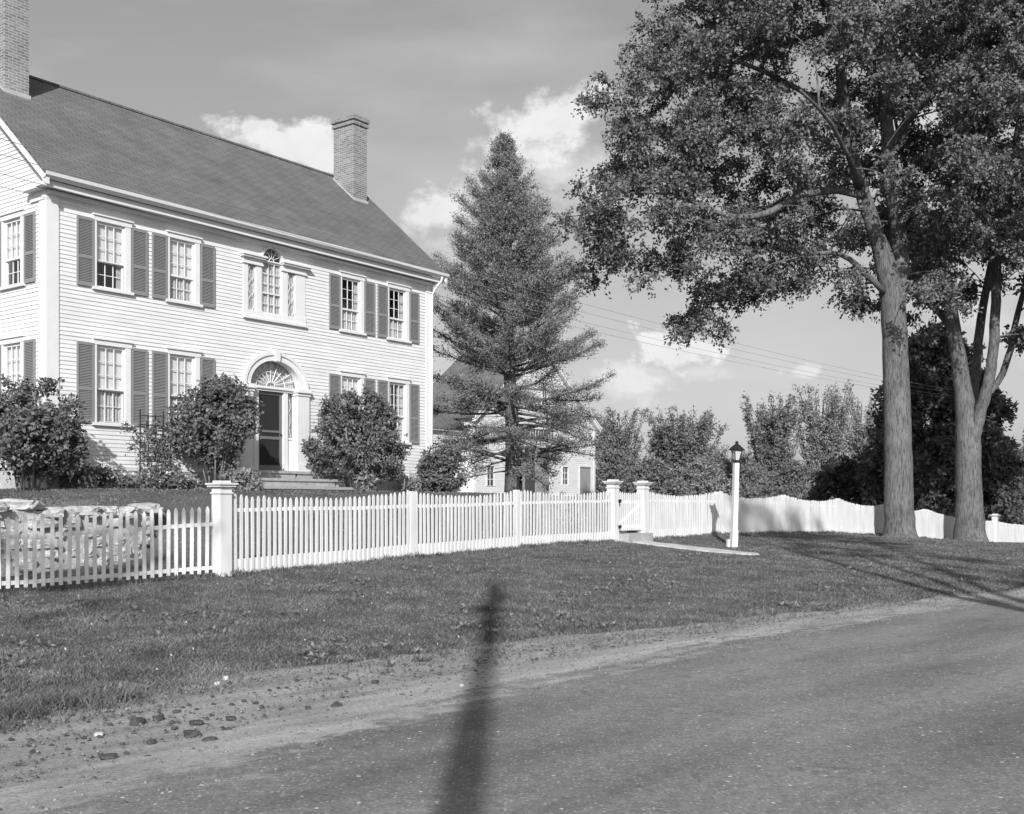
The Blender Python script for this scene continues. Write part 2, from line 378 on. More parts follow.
def dirt_color(nt, tc):
    L = nt.links.new
    n1 = nn(nt, 'ShaderNodeTexNoise'); n1.inputs['Scale'].default_value = 1.6; n1.inputs['Detail'].default_value = 9; n1.inputs['Roughness'].default_value = .62
    m0 = nn(nt, 'ShaderNodeMapping'); m0.inputs['Rotation'].default_value = (0, 0, radians(-45)); L(tc.outputs['Object'], m0.inputs[0])
    mp = nn(nt, 'ShaderNodeMapping'); mp.inputs['Scale'].default_value = (.35, 1.6, 1)
    L(m0.outputs[0], mp.inputs[0]); L(mp.outputs[0], n1.inputs['Vector'])
    n2 = nn(nt, 'ShaderNodeTexNoise'); n2.inputs['Scale'].default_value = 30; n2.inputs['Detail'].default_value = 8; n2.inputs['Roughness'].default_value = .85; L(tc.outputs['Object'], n2.inputs['Vector'])
    mr = nn(nt, 'ShaderNodeMapRange'); mr.inputs[1].default_value = .3; mr.inputs[2].default_value = .68; mr.inputs[3].default_value = .23; mr.inputs[4].default_value = .47
    L(n1.outputs['Fac'], mr.inputs[0])
    k = mth(nt, 'ADD', mth(nt, 'MULTIPLY', mth(nt, 'SUBTRACT', n2.outputs['Fac'], .5), 2.6), 1.0)
    return mth(nt, 'MULTIPLY', mr.outputs[0], k), n2.outputs['Fac']
def verge_material():
    m = bpy.data.materials.new('sandy_verge'); m.use_nodes = True; nt = m.node_tree; L = nt.links.new
    b = nt.nodes['Principled BSDF']; b.inputs['Roughness'].default_value = 1; b.inputs['Specular IOR Level'].default_value = .05
    tc = nn(nt, 'ShaderNodeTexCoord'); c, h = dirt_color(nt, tc); L(c, b.inputs['Base Color'])
    bp = nn(nt, 'ShaderNodeBump'); bp.inputs['Strength'].default_value = .7; bp.inputs['Distance'].default_value = .03
    L(h, bp.inputs['Height']); L(bp.outputs[0], b.inputs['Normal'])
    return m
def road_material():
    m = bpy.data.materials.new('worn_asphalt'); m.use_nodes = True; nt = m.node_tree; L = nt.links.new
    b = nt.nodes['Principled BSDF']; b.inputs['Roughness'].default_value = .92; b.inputs['Specular IOR Level'].default_value = .1
    tc = nn(nt, 'ShaderNodeTexCoord'); dc, h = dirt_color(nt, tc)
    m0 = nn(nt, 'ShaderNodeMapping'); m0.inputs['Rotation'].default_value = (0, 0, radians(-47)); L(tc.outputs['Object'], m0.inputs[0])
    mp = nn(nt, 'ShaderNodeMapping'); mp.inputs['Scale'].default_value = (.28, 1.2, 1)
    L(m0.outputs[0], mp.inputs[0])
    n1 = nn(nt, 'ShaderNodeTexNoise'); n1.inputs['Scale'].default_value = 1.1; n1.inputs['Detail'].default_value = 8; L(mp.outputs[0], n1.inputs['Vector'])
    n2 = nn(nt, 'ShaderNodeTexNoise'); n2.inputs['Scale'].default_value = 38; n2.inputs['Detail'].default_value = 8; n2.inputs['Roughness'].default_value = .82; L(tc.outputs['Object'], n2.inputs['Vector'])
    vo = nn(nt, 'ShaderNodeTexVoronoi'); vo.inputs['Scale'].default_value = 34; L(tc.outputs['Object'], vo.inputs['Vector'])
    vo2 = nn(nt, 'ShaderNodeTexVoronoi'); vo2.inputs['Scale'].default_value = 9; L(tc.outputs['Object'], vo2.inputs['Vector'])
    mr = nn(nt, 'ShaderNodeMapRange'); mr.inputs[1].default_value = .3; mr.inputs[2].default_value = .7; mr.inputs[3].default_value = .155; mr.inputs[4].default_value = .27
    L(n1.outputs['Fac'], mr.inputs[0])
    k = mth(nt, 'ADD', mth(nt, 'MULTIPLY', mth(nt, 'SUBTRACT', n2.outputs['Fac'], .5), 2.6), 1.0)
    n8 = nn(nt, 'ShaderNodeTexNoise'); n8.inputs['Scale'].default_value = 13; n8.inputs['Detail'].default_value = 6; n8.inputs['Roughness'].default_value = .8; L(tc.outputs['Object'], n8.inputs['Vector'])
    base = mth(nt, 'MULTIPLY', mth(nt, 'MULTIPLY', mr.outputs[0], k), mth(nt, 'ADD', mth(nt, 'MULTIPLY', mth(nt, 'SUBTRACT', n8.outputs['Fac'], .5), 1.5), 1.0))
    n4x = nn(nt, 'ShaderNodeTexNoise'); n4x.inputs['Scale'].default_value = 2.2; n4x.inputs['Detail'].default_value = 6; L(mp.outputs[0], n4x.inputs['Vector'])
    sc = nn(nt, 'ShaderNodeSeparateColor'); L(vo.outputs['Color'], sc.inputs[0])
    sp = mth(nt, 'MULTIPLY', mth(nt, 'LESS_THAN', vo.outputs['Distance'], .30), mth(nt, 'GREATER_THAN', sc.outputs[0], .72))
    sc2 = nn(nt, 'ShaderNodeSeparateColor'); L(vo2.outputs['Color'], sc2.inputs[0])
    sp2 = mth(nt, 'MULTIPLY', mth(nt, 'LESS_THAN', vo2.outputs['Distance'], .11), mth(nt, 'GREATER_THAN', sc2.outputs[1], .7))
    base = mth(nt, 'ADD', base, mth(nt, 'ADD', mth(nt, 'MULTIPLY', sp, .17), mth(nt, 'MULTIPLY', sp2, .42)))
    vd = nn(nt, 'ShaderNodeTexNoise'); vd.inputs['Scale'].default_value = 2.5; vd.inputs['Detail'].default_value = 5; L(tc.outputs['Object'], vd.inputs['Vector'])
    va = nn(nt, 'ShaderNodeVectorMath', operation='MULTIPLY_ADD'); va.inputs[1].default_value = (.9, .9, .9); L(vd.outputs['Color'], va.inputs[0]); L(tc.outputs['Object'], va.inputs[2])
    ck = nn(nt, 'ShaderNodeTexVoronoi'); ck.feature = 'DISTANCE_TO_EDGE'; ck.inputs['Scale'].default_value = .55; L(va.outputs[0], ck.inputs['Vector'])
    n7 = nn(nt, 'ShaderNodeTexNoise'); n7.inputs['Scale'].default_value = .7; L(tc.outputs['Object'], n7.inputs['Vector'])
    cr = mth(nt, 'MULTIPLY', mth(nt, 'LESS_THAN', ck.outputs['Distance'], .006), mth(nt, 'GREATER_THAN', n7.outputs['Fac'], .50))
    base = mth(nt, 'MULTIPLY', base, mth(nt, 'SUBTRACT', 1.0, mth(nt, 'MULTIPLY', cr, .22)))
    tar = mth(nt, 'MULTIPLY', mth(nt, 'SUBTRACT', n4x.outputs['Fac'], .64, clamp=True), 9.0, clamp=True)
    base = mth(nt, 'MULTIPLY', base, mth(nt, 'SUBTRACT', 1.0, mth(nt, 'MULTIPLY', tar, .42)))
    at = nn(nt, 'ShaderNodeAttribute'); at.attribute_name = 'edge'
    n4 = nn(nt, 'ShaderNodeTexNoise'); n4.inputs['Scale'].default_value = 1.3; n4.inputs['Detail'].default_value = 9; n4.inputs['Roughness'].default_value = .7; L(mp.outputs[0], n4.inputs['Vector'])
    n6 = nn(nt, 'ShaderNodeTexNoise'); n6.inputs['Scale'].default_value = 5; n6.inputs['Detail'].default_value = 8; L(tc.outputs['Object'], n6.inputs['Vector'])
    e = mth(nt, 'ADD', at.outputs['Fac'], mth(nt, 'MULTIPLY', mth(nt, 'SUBTRACT', n4.outputs['Fac'], .5), 3.2))
    e = mth(nt, 'ADD', e, mth(nt, 'MULTIPLY', mth(nt, 'SUBTRACT', n6.outputs['Fac'], .5), 1.1))
    f = mth(nt, 'SUBTRACT', 1.0, mth(nt, 'MULTIPLY', mth(nt, 'ADD', e, .05), 3.5, clamp=True))
    mx = nn(nt, 'ShaderNodeMix'); mx.data_type = 'FLOAT'; L(f, mx.inputs[0]); L(base, mx.inputs[2]); L(dc, mx.inputs[3])
    L(mx.outputs[0], b.inputs['Base Color'])
    bp = nn(nt, 'ShaderNodeBump'); bp.inputs['Strength'].default_value = .6; bp.inputs['Distance'].default_value = .012
    L(n2.outputs['Fac'], bp.inputs['Height']); L(bp.outputs[0], b.inputs['Normal'])
    return m
def axis(lo, fa, fb, hi, step):
    mid = np.arange(fa, fb+.01, step); l = [fa]; s = step
    while l[-1] > lo: s *= 1.25; l.append(l[-1]-s)
    r = [mid[-1]]; s = step
    while r[-1] < hi: s *= 1.25; r.append(r[-1]+s)
    return np.concatenate([np.array(l[1:])[::-1], mid, np.array(r[1:])])
def grid_mesh(name, X, Y, Zg, mat):
    h, w = X.shape; V = np.stack([X, Y, Zg], -1).reshape(-1, 3)
    i = np.arange(h*w).reshape(h, w); T = np.stack([i[:-1, :-1], i[:-1, 1:], i[1:, 1:], i[1:, :-1]], -1).reshape(-1, 4)
    o = raw_mesh(name, V, T, mat, k=4); o.data.polygons.foreach_set('use_smooth', [True]*len(T)); return o
xs = axis(-900, -16, 30, 900, .28); ys = axis(-400, 4, 56, 1500, .28)
X, Y = np.meshgrid(xs, ys)
tag(grid_mesh('lawn', X, Y, terrain(X, Y), ground_material()), kind='structure')
al = np.arange(-50, 80, .2)
t = np.linspace(0, 1, 26)
A, Tt = np.meshgrid(al, t)
e0 = asph_edge(A)-.5; e1 = grass_edge(A)+.50+.26*vnoise(A, A*0, 1.9)+.10*vnoise(A, A*0+3, 7.1)
PPg = e0+(np.maximum(e1, e0+.3)-e0)*Tt
GX = AD[0]*A+AP[0]*PPg; GY = AD[1]*A+AP[1]*PPg
zz = np.maximum(terrain(GX, GY), EZ-1.6)+.008+np.clip(vnoise(GX, GY, 3.1), 0, 1)*.018*np.sin(np.clip(Tt*1.15-.15, 0, 1)*pi)
zz[-1] -= .03
tag(grid_mesh('verge', GX, GY, zz, verge_material()), kind='structure')
t2 = np.concatenate([np.linspace(0, 2, 12), np.linspace(2.3, 13, 22)]); A2, D2 = np.meshgrid(al, t2)
PP2 = asph_edge(A2)+.75-D2
rx_ = AD[0]*A2+AP[0]*PP2; ry_ = AD[1]*A2+AP[1]*PP2
road = grid_mesh('road', rx_, ry_, np.full(rx_.shape, EZ-1.6+.027)-.012*(D2 < .01), road_material())
tag(road, kind='structure')
at = road.data.attributes.new('edge', 'FLOAT', 'POINT'); at.data.foreach_set('value', (D2-.75).astype(np.float32).ravel())
ROADZ = EZ-1.6+.027

# grass blades as one uncountable mass
def blades(name, n, sampler, hfun, label, wf=.0036):
    x, y = sampler(n); z = terrain(x, y); n = len(x); r = rng
    h = hfun(x, y)*(.45+.8*r.random(n)**1.5); an = r.random(n)*2*pi; ln = .25+.7*r.random(n)
    dist = np.hypot(x, y); w = wf*(1+dist/22)
    b = np.stack([x, y, z-.01], 1); side = np.stack([np.cos(an), np.sin(an), 0*an], 1); la = r.random(n)*2*pi
    lean = np.stack([np.cos(la)*ln, np.sin(la)*ln, np.ones(n)], 1); lean = unit(lean)
    m = b+lean*(h*.55)[:, None]; tip = m+unit(lean+np.stack([np.cos(la), np.sin(la), -.5*np.ones(n)], 1)*.5)*(h*.5)[:, None]
    V = np.stack([b-side*w[:, None], b+side*w[:, None], m+side*w[:, None]*.7, tip, m-side*w[:, None]*.7], 1).reshape(-1, 3)
    i = np.arange(n)[:, None]*5
    T = np.concatenate([i+np.array([[0, 1, 2]]), i+np.array([[0, 2, 4]]), i+np.array([[4, 2, 3]])], 1).reshape(-1, 3)
    o = raw_mesh(name, V, T, M['blade']); return tag(o, label, 'grass', kind='stuff')
def s_front(n):
    # sample in image-like density: more near the camera, only road side of the fence
    k = n*4; Yd = 7+33*rng.random(k)**1.7; Xd = ((rng.random(k)*1.16-.58))*Yd
    fy = np.interp(Xd, FN[:, 0], FN[:, 1]); al = Xd*AD[0]+Yd*AD[1]; pp = Xd*AP[0]+Yd*AP[1]; d = pp-grass_edge(al)
    tuft = vnoise(Xd, Yd, 3.3)+.6*vnoise(Xd, Yd, 9.0, 2)
    t1_ = vnoise(Xd, Yd, 1.15, 3); d2 = d-.42*np.clip(t1_, -.6, 1.2)
    ok = (Yd < fy+.15) & (d > -.35) & ((d2 > .9) | (rng.random(k) < .04+.96*sstep(-.25, .85, d2+.25*tuft)**1.4)) & (Xd < 24)
    ok |= (Yd < fy) & (d > -.5) & (d < .3) & (tuft > .62)
    # nothing grows on the path or the step
    pr = (Xd-2.95)*nrm[0]+(Yd-27.9)*nrm[1]; pl = (Xd-2.95)*u[0]+(Yd-27.9)*u[1]
    ok &= ~((pr > -.3) & (pr < 3.75) & (abs(pl) < .5))
    Xd = Xd[ok][:n]; Yd = Yd[ok][:n]; return Xd, Yd
def h_front(x, y):
    al = x*AD[0]+y*AD[1]; pp = x*AP[0]+y*AP[1]; d = pp-grass_edge(al)
    base = .045+.035*np.clip(vnoise(x, y, 1.6)+.2, 0, 1.5)
    fx = np.abs(y-np.interp(x, FN[:, 0], FN[:, 1]))
    lip = .10*np.exp(-(d/.5)**2)*(1-sstep(3.0, 5.5, al))
    return base+lip+.05*np.exp(-(fx/.12)**2)+.03*np.exp(-(d/.8)**2)
blades('roadside_grass', 420000, s_front, h_front, 'mown grass on the bank between the road and the white fence')
def s_yard(n):
    k = n*3; q = .1+9*rng.random(k); s = -8+38*rng.random(k); Xd = -4.67+u[0]*s+v[0]*q; Yd = 17.7+u[1]*s+v[1]*q
    fy = np.interp(Xd, FN[:, 0], FN[:, 1]); ok = Yd > fy+.1
    return Xd[ok][:n], Yd[ok][:n]
blades('yard_grass', 70000, s_yard, lambda x, y: .055+0*x, 'short lawn grass inside the fence in front of the house', .006)

def s_fence(n):
    i = rng.integers(1, 14, n); t_ = rng.random(n); i = np.where(i == 6, 5, i)
    x = FN[i, 0]+(FN[i+1, 0]-FN[i, 0])*t_; y = FN[i, 1]+(FN[i+1, 1]-FN[i, 1])*t_; o = np.abs(rng.normal(0, .07, n))+.03
    k = (vnoise(x, y, 4.1)+rng.normal(0, .35, n)) > -.15
    return (x+nrm[0]*o)[k], (y+nrm[1]*o)[k]
blades('fence_grass', 16000, s_fence, lambda x, y: .12+.10*np.clip(vnoise(x, y, 5.0), 0, 1), 'longer unmown grass along the foot of the white fence', .0045)
def weeds(n):
    r = np.random.default_rng(17); x, y = s_front(n*3); k = r.random(len(x)) < .9; x, y = x[k][:n], y[k][:n]; keep = vnoise(x, y, 1.3, 4) > .15; x, y = x[keep], y[keep]
    z = terrain(x, y)+.03; m = 7; P = np.repeat(np.stack([x, y, z], 1), m, 0); an = r.random(len(P))*2*pi
    D = np.stack([np.cos(an), np.sin(an), .35+.5*r.random(len(P))], 1); return leaves(P+r.normal(0, .012, P.shape), .06, r, np.array([0, 0, 1.2]), .5, D*2.5)
V, T = weeds(2600); tag(raw_mesh('lawn_weeds', V, T, M['leaf_mid']), 'broad-leaved weeds growing through the roadside grass', 'weeds', kind='stuff')
xw, yw = s_front(900); V, T = leaves(np.repeat(np.stack([xw[:130], yw[:130], terrain(xw[:130], yw[:130])+.065], 1), 4, 0), .015, rng, np.array([0, -.3, 1]), .9)
tag(raw_mesh('clover_blossom', V, T, M['petal']), 'tiny white clover blossoms dotted through the grass', 'flowers', kind='stuff')

# ------------------------------------------------------------------ the house
HB = .28
house = thing('house', 'large white two-storey clapboard house with grey roof, dark shutters and arched doorway', 'house', (P0[0], P0[1], EZ+HB), RZ)
OFF = (0, 0, -HB)
W, DEP = 13.34, 7.6; ZE = 7.2; ZR = 11.1; EO = .5; RO0, RO1 = -.33, 13.62; DR = 3.8
SL = (ZR-7.36)/(DR+EO)
def roofz(q): return ZR-SL*abs(DR-q)
# openings: (s0,s1,z0,z1) on the front wall
WIN_U = [1.22, 3.26, 9.27, 11.30]; WW = .80
UZ = (5.09, 6.66); LZ = (1.88, 3.73)
front_open = [(a, a+WW, *z) for a in WIN_U for z in (UZ, LZ)] + [(5.68, 7.78, 5.05, 6.70), (5.62, 7.82, .80, 3.19)]
ROW = .098
for k_ in range(80):
    zm_ = .82+ROW*(k_+.5)
    for c_, z_, a_, h_ in ((6.72, 3.19, 1.02, .80), (6.62, 6.66, .385, .36)):
        if z_ < zm_ < z_+h_:
            hw_ = a_*math.sqrt(1-((zm_-z_)/h_)**2); front_open.append((c_-hw_, c_+hw_, zm_-.03, zm_+.03))
gable_open = [(1.04, 1.84, *UZ), (1.04, 1.84, *LZ), (4.9, 5.7, *UZ), (4.9, 5.7, *LZ), (3.4, 4.2, 8.3, 9.6)]
ROW = .098
def clap_wall(opens, length, z0, z1, top=None):
    """rows in local (a, out, z): out = distance in front of the wall"""
    rows = []; z = z0; k = 0
    while z < z1-1e-4:
        zb = min(z+ROW, z1); a0b = a0t = 0.; a1b = a1t = length
        if top is not None:
            a0b, a1b = top(z); a0t, a1t = top(zb)
            if a1b-a0b < .1: break
            if a1t < a0t: a0t = a1t = (a0t+a1t)/2
        iv = [(a0b, a1b, a0t, a1t)]
        for (s0, s1, y0, y1) in opens:
            if y0 < (z+zb)/2 < y1:
                nv = []
                for (b0, b1, t0, t1) in iv:
                    if s0 > b0 and s1 < b1: nv += [(b0, s0, t0, s0), (s1, b1, s1, t1)]
                    else: nv.append((b0, b1, t0, t1))
                iv = nv
        rows.append((z, zb, iv)); z += ROW; k += 1
    return rows
def clap_build(name, rows, fmap, label=None):
    mb = MB(); r = np.random.default_rng(5)
    for z, zb, iv in rows:
        o1 = .020+r.normal(0, .0012); o2 = .004
        for b0, b1, t0, t1 in iv:
            n = max(1, int((b1-b0)/3.3)); eb = np.linspace(b0, b1, n+1); et = np.linspace(t0, t1, n+1)
            for i in range(n):
                j = r.normal(0, .0012)
                q = [fmap(eb[i], o1+j, z), fmap(eb[i+1], o1+j, z), fmap(et[i+1], o2, zb), fmap(et[i], o2, zb), fmap(eb[i], 0, z), fmap(eb[i+1], 0, z)]
                mb.add(q, [(0, 1, 2, 3), (4, 5, 1, 0)])
    return mb.build(name, M['clap'], house, OFF)
ZC = .82
clap_build('front_wall', clap_wall(front_open, W, ZC, 7.2), lambda a, o, z: (a, -o, z))
def gtop(z):
    if z < ZE: return (0, DEP)
    d = (z-ZE+.05)/SL; return (d-.25, DEP-d+.25)
clap_build('side_wall', clap_wall(gable_open, DEP, ZC, ZR, gtop), lambda a, o, z: (-o, a, z))
clap_build('side_wall', clap_wall([], DEP, ZC, ZR, gtop), lambda a, o, z: (W+o, a, z))
clap_build('rear_wall', clap_wall([], W, ZC, 7.2), lambda a, o, z: (a, DEP+o, z))
mb = MB(); mb.box(-.02, W+.02, -.04, .3, -.6, ZC-.06); mb.box(-.02, .3, .3, DEP, -.6, ZC-.06); mb.box(W-.3, W+.02, .3, DEP, -.6, ZC-.06); mb.box(-.02, W+.02, DEP, DEP+.02, -.6, ZC-.06)
mb.build('foundation', M['granite'], house, OFF)
mb = MB(); mb.box(-.05, W+.05, -.055, .0, ZC-.06, ZC+.03); mb.box(-.055, 0, 0, DEP, ZC-.06, ZC+.03); mb.box(W, W+.055, 0, DEP, ZC-.06, ZC+.03)
mb.build('water_table', M['white'], house, OFF)
for sx in (0, 1):
    for sy in (0, 1):
        mb = MB(); cx_ = W if sx else 0; ox = 1 if sx else -1; cy_ = DEP if sy else 0; oy = 1 if sy else -1
        xa, xb = sorted((cx_+ox*.04, cx_-ox*.27)); ya, yb = sorted((cy_, cy_+oy*.04)); mb.box(xa, xb, ya, yb, ZC+.03, 7.0)
        xa, xb = sorted((cx_+ox*.001, cx_+ox*.04)); ya, yb = sorted((cy_-oy*.001, cy_-oy*.27)); mb.box(xa, xb, ya, yb, ZC+.03, 7.0)
        mb.build('corner_board', M['white'], house, OFF)
# cornice: frieze, soffit, fascia, moulded gutter
mb = MB()
mb.box(-.05, W+.05, -.045, -.0, 6.99, 7.10)
mb.box(RO0+.06, RO1-.06, -EO+.186, .0, 7.13, 7.19)
mb.box(RO0+.04, RO1-.04, -EO+.15, -EO+.185, 7.09, 7.24)
mb.box(-.03, W+.03, -.12, -.055, 7.02, 7.10)
# cornice returns on the gables
mb.box(RO0+.06, .0, -.0, .62, 7.10, 7.22); mb.box(W, RO1-.06, 0, .62, 7.10, 7.22)
mb.box(-.06, 0, 0, .62, 6.90, 7.10)
mb.build('cornice', M['white'], house, OFF)
mb = MB()
gp = [(-EO+.10, 7.24), (-EO+.03, 7.25), (-EO-.035, 7.30), (-EO-.05, 7.375), (-EO-.03, 7.375), (-EO-.01, 7.33), (-EO+.10, 7.31)]
mb.prism(gp, RO0, RO1, 'x')
mb.build('gutter', M['white'], house, OFF)
for x0, x1, y0, y1, w0, w1 in ((RO0+.03, RO0+.11, RO0+.11, 0., -.03, 0.), (RO1-.11, RO1-.03, W, RO1-.11, W, W+.03)):
    mb = MB()
    for sgn in (0, 1):
        def P(q): return (DEP-q if sgn else q)
        e = -EO+.02
        mb.prism([(P(e), roofz(e)-.06), (P(DR), ZR-.06), (P(DR), ZR-.30), (P(e), roofz(e)-.27)], x0, x1, 'x')
        mb.prism([(P(.3), roofz(.3)-.20), (P(DR), ZR-.20), (P(DR), ZR-.235), (P(.3), roofz(.3)-.235)], y0, y1, 'x')
        mb.prism([(P(.1), roofz(.1)-.236), (P(DR), ZR-.236), (P(DR), ZR-.50), (P(.1), roofz(.1)-.46)], w0, w1, 'x')
    mb.build('rake_board', M['white'], house, OFF)
mb = MB()
e = -EO-.02
mb.prism([(e, roofz(e)), (DR, ZR), (DEP-e, roofz(e)), (DEP-e, roofz(e)-.055), (DR, ZR-.06), (e, roofz(e)-.055)], RO0, RO1, 'x')
mb.box(RO0, RO1, DR-.07, DR+.07, ZR-.03, ZR+.025)
mb.build('roof', M['roof'], house, OFF)
# chimneys
def chimney(s0, s1, q0, q1, ztop):
    mb = MB(); zb = roofz(q0)-.5
    mb.box(s0, s1, q0, q1, zb, ztop-.30)
    mb.box(s0-.05, s1+.05, q0-.05, q1+.05, ztop-.30, ztop-.20)
    mb.box(s0-.02, s1+.02, q0-.02, q1+.02, ztop-.20, ztop-.15); mb.box(s0-.07, s1+.07, q0-.07, q1+.07, ztop-.15, ztop)
    c = mb.build('chimney', M['brick'], house, OFF)
    f = MB(); w = .045
    f.box(s0-.03, s1+.03, q0-w, q0-.004, roofz(q0-w)-.02, roofz(q0)+.06)
    for a, b in ((s0-w, s0-.004), (s1+.004, s1+w)):
        f.prism([(q0, roofz(q0)-.02), (q0, roofz(q0)+.05), (q1, roofz(q1)+.05), (q1, roofz(q1)-.02)], a, b, 'x')
    f.build('flashing', M['lead'], c, OFF)
CH_Q0 = 2.62
chimney(12.45, 13.07, CH_Q0, CH_Q0+.95, 12.9)
chimney(.42, 1.06, CH_Q0, CH_Q0+.95, 12.9)
# downspout
mb = MB(); mb.tube([(W-.02, -EO-.0, 7.25), (W-.02, -EO+.05, 7.12), (W-.05, -.2, 6.88), (W-.06, -.1, 6.7), (W-.06, -.085, 4), (W-.06, -.085, .6)], .036, 8)
mb.build('downspout', M['white'], house, OFF, True)

# sash windows: window (casing) > sash, pane, sill, blind, curtain, recess
def window_meshes(h, up):
    w = WW; me = {}
    mb = MB()  # casing, sits against the wall face; local origin = lower left of the opening, y out = negative
    mb.box(-.045, 0.012, -.05, -.002, -.02, h+.0); mb.box(w-.012, w+.13, -.05, -.002, -.02, h+.0)
    mb.box(-.075, w+.16, -.062, -.002, h, h+.12); mb.box(-.10, w+.185, -.10, -.0, h+.12, h+.155)
    mb.box(0.012, .03, -.002, .09, 0, h); mb.box(w-.03, w-.012, -.002, .09, 0, h); mb.box(.03, w-.03, -.002, .09, h-.02, h)
    me['casing'] = mb
    zm = h*(.39 if up else .42)
    mb = MB()
    def sash(z0, z1, y, rows):
        mb.box(.03, .068, y, y+.035, z0, z1); mb.box(w-.068, w-.03, y, y+.035, z0, z1)
        mb.box(.068, w-.068, y, y+.035, z0, z0+.05); mb.box(.068, w-.068, y, y+.035, z1-.045, z1)
        for i in (1, 2):
            x = .075+(w-.15)*i/3; mb.box(x-.008, x+.008, y+.003, y+.03, z0+.05, z1-.045)
        for i in range(1, rows):
            z = z0+.05+(z1-z0-.095)*i/rows; mb.box(.075, w-.075, y+.006, y+.028, z-.008, z+.008)
    sash(zm, h-.02, .005, 3); me['sash_up'] = mb
    mb = MB(); sash(0, zm+.035, .043, 2); me['sash_low'] = mb
    mb = MB(); mb.box(.07, w-.07, .018, .022, zm+.045, h-.06); mb.box(.07, w-.07, .058, .062, .04, zm); me['pane'] = mb
    mb = MB(); mb.box(-.11, w+.19, -.10, .09, -.065, -.0); me['sill'] = mb
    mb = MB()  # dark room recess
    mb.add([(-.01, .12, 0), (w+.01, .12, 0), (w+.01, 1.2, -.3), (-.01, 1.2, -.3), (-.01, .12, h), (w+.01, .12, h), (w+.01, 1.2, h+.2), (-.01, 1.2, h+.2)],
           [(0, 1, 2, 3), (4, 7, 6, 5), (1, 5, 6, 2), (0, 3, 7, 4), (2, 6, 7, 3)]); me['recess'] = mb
    return me, zm
def curtain_mb(x0, x1, z0, z1, folds=7, y=.105, amp=.018):
    mb = MB(); n = folds*8; xs_ = np.linspace(x0, x1, n+1); yy = y+amp*np.sin(np.linspace(0, folds*2*pi, n+1))
    vs = [(x, a, z0) for x, a in zip(xs_, yy)]+[(x, a, z1) for x, a in zip(xs_, yy)]
    mb.add(vs, [(i, i+1, n+2+i, n+1+i) for i in range(n)]); return mb
def shared(key, fn, cache={}):
    if key not in cache: cache[key] = fn()
    return cache[key]
def mkobj(name, mesh, parent, loc=(0, 0, 0), rz=0):
    o = bpy.data.objects.new(name, mesh); COL.objects.link(o); o.parent = parent; o.location = loc; o.rotation_euler = (0, 0, rz); return o
def mesh_of(mb, name, mat, smooth=False):
    o = mb.build(name, mat, None, (0, 0, 0), smooth); me = o.data; bpy.data.objects.remove(o); return me
def shutter_mesh(h):
    w = .44; mb = MB(); st = .045
    mb.box(0, st, -.062, -.024, 0, h); mb.box(w-st, w, -.062, -.024, 0, h)
    zr = h*.42
    for z0, z1 in ((0, .08), (zr-.035, zr+.035), (h-.07, h)): mb.box(st, w-st, -.062, -.024, z0, z1)
    mb.box(st, w-st, -.030, -.026, .08, h-.07)
    for a, b in ((.08, zr-.035), (zr+.035, h-.07)):
        n = int((b-a)/.036)
        for i in range(n):
            z = a+(b-a)*(i+.5)/n
            mb.add([(st, -.056, z-.016), (w-st, -.056, z-.016), (w-st, -.034, z+.014), (st, -.034, z+.014)], [(0, 1, 2, 3)])
    return mesh_of(mb, 'shutter', M['shutter'])
def place_window(s, z0, z1, up, blind=None, curtains=(), side=False, shutters=True, screen=False, parent=None):
    parent = parent or house
    h = z1-z0; key = 'u' if up else 'l'
    def mk():
        d, zm = window_meshes(h, up)
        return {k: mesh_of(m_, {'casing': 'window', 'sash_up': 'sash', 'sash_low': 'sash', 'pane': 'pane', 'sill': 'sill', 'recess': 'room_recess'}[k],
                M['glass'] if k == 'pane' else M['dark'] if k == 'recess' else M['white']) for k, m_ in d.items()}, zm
    ms, zm = shared(('win', key, round(h, 2)), mk)
    loc = (s, 0, z0-HB) if not side else (0, s+WW, z0-HB); rz = 0 if not side else -pi/2
    wo = mkobj('window', ms['casing'], parent, loc, rz)
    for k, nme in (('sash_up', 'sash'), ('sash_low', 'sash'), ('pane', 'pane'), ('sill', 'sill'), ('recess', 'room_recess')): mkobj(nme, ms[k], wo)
    if blind is not None:
        mb = MB(); mb.box(.03, WW-.03, .088, .092, h*blind, h-.02); mb.build('blind', M['blind'], wo)
    for (x0, x1, a, b, f) in curtains: curtain_mb(x0, x1, a*h, b*h, f).build('curtain', M['curtain'], wo)
    if screen:
        mb = MB(); mb.box(.0, .03, .0, .03, .0, zm+.02); mb.box(WW-.03, WW, .0, .03, .0, zm+.02); mb.box(.03, WW-.03, .0, .03, 0, .03); mb.box(.03, WW-.03, 0, .03, zm-.01, zm+.02)
        mb.build('screen_frame', M['doorframe'], wo, (0, -.0, 0))
    if shutters:
        sm = shared(('shut', round(h, 2)), lambda: shutter_mesh(h+.04))
        for d_ in (-.50, WW+.16):
            if not side: mkobj('shutter', sm, parent, (s+d_, 0, z0-.02-HB), 0)
            else: mkobj('shutter', sm, parent, (0, s+WW-d_, z0-.02-HB), -pi/2)
    return wo
cl = lambda a, b: (a, b)
place_window(WIN_U[0], *UZ, True, blind=.42, curtains=[(.62, .78, 0, .45, 3)], screen=True)
place_window(WIN_U[1], *UZ, True, blind=.38, curtains=[(.04, .76, 0, .40, 9)])
place_window(WIN_U[2], *UZ, True, curtains=[(.04, .76, 0, .42, 8), (.6, .78, .42, .95, 3)])
place_window(WIN_U[3], *UZ, True, curtains=[(.04, .76, 0, .38, 8), (.58, .78, .38, .95, 3)])
place_window(WIN_U[0], *LZ, False, blind=.42, curtains=[(.04, .76, 0, .45, 7)], screen=True)
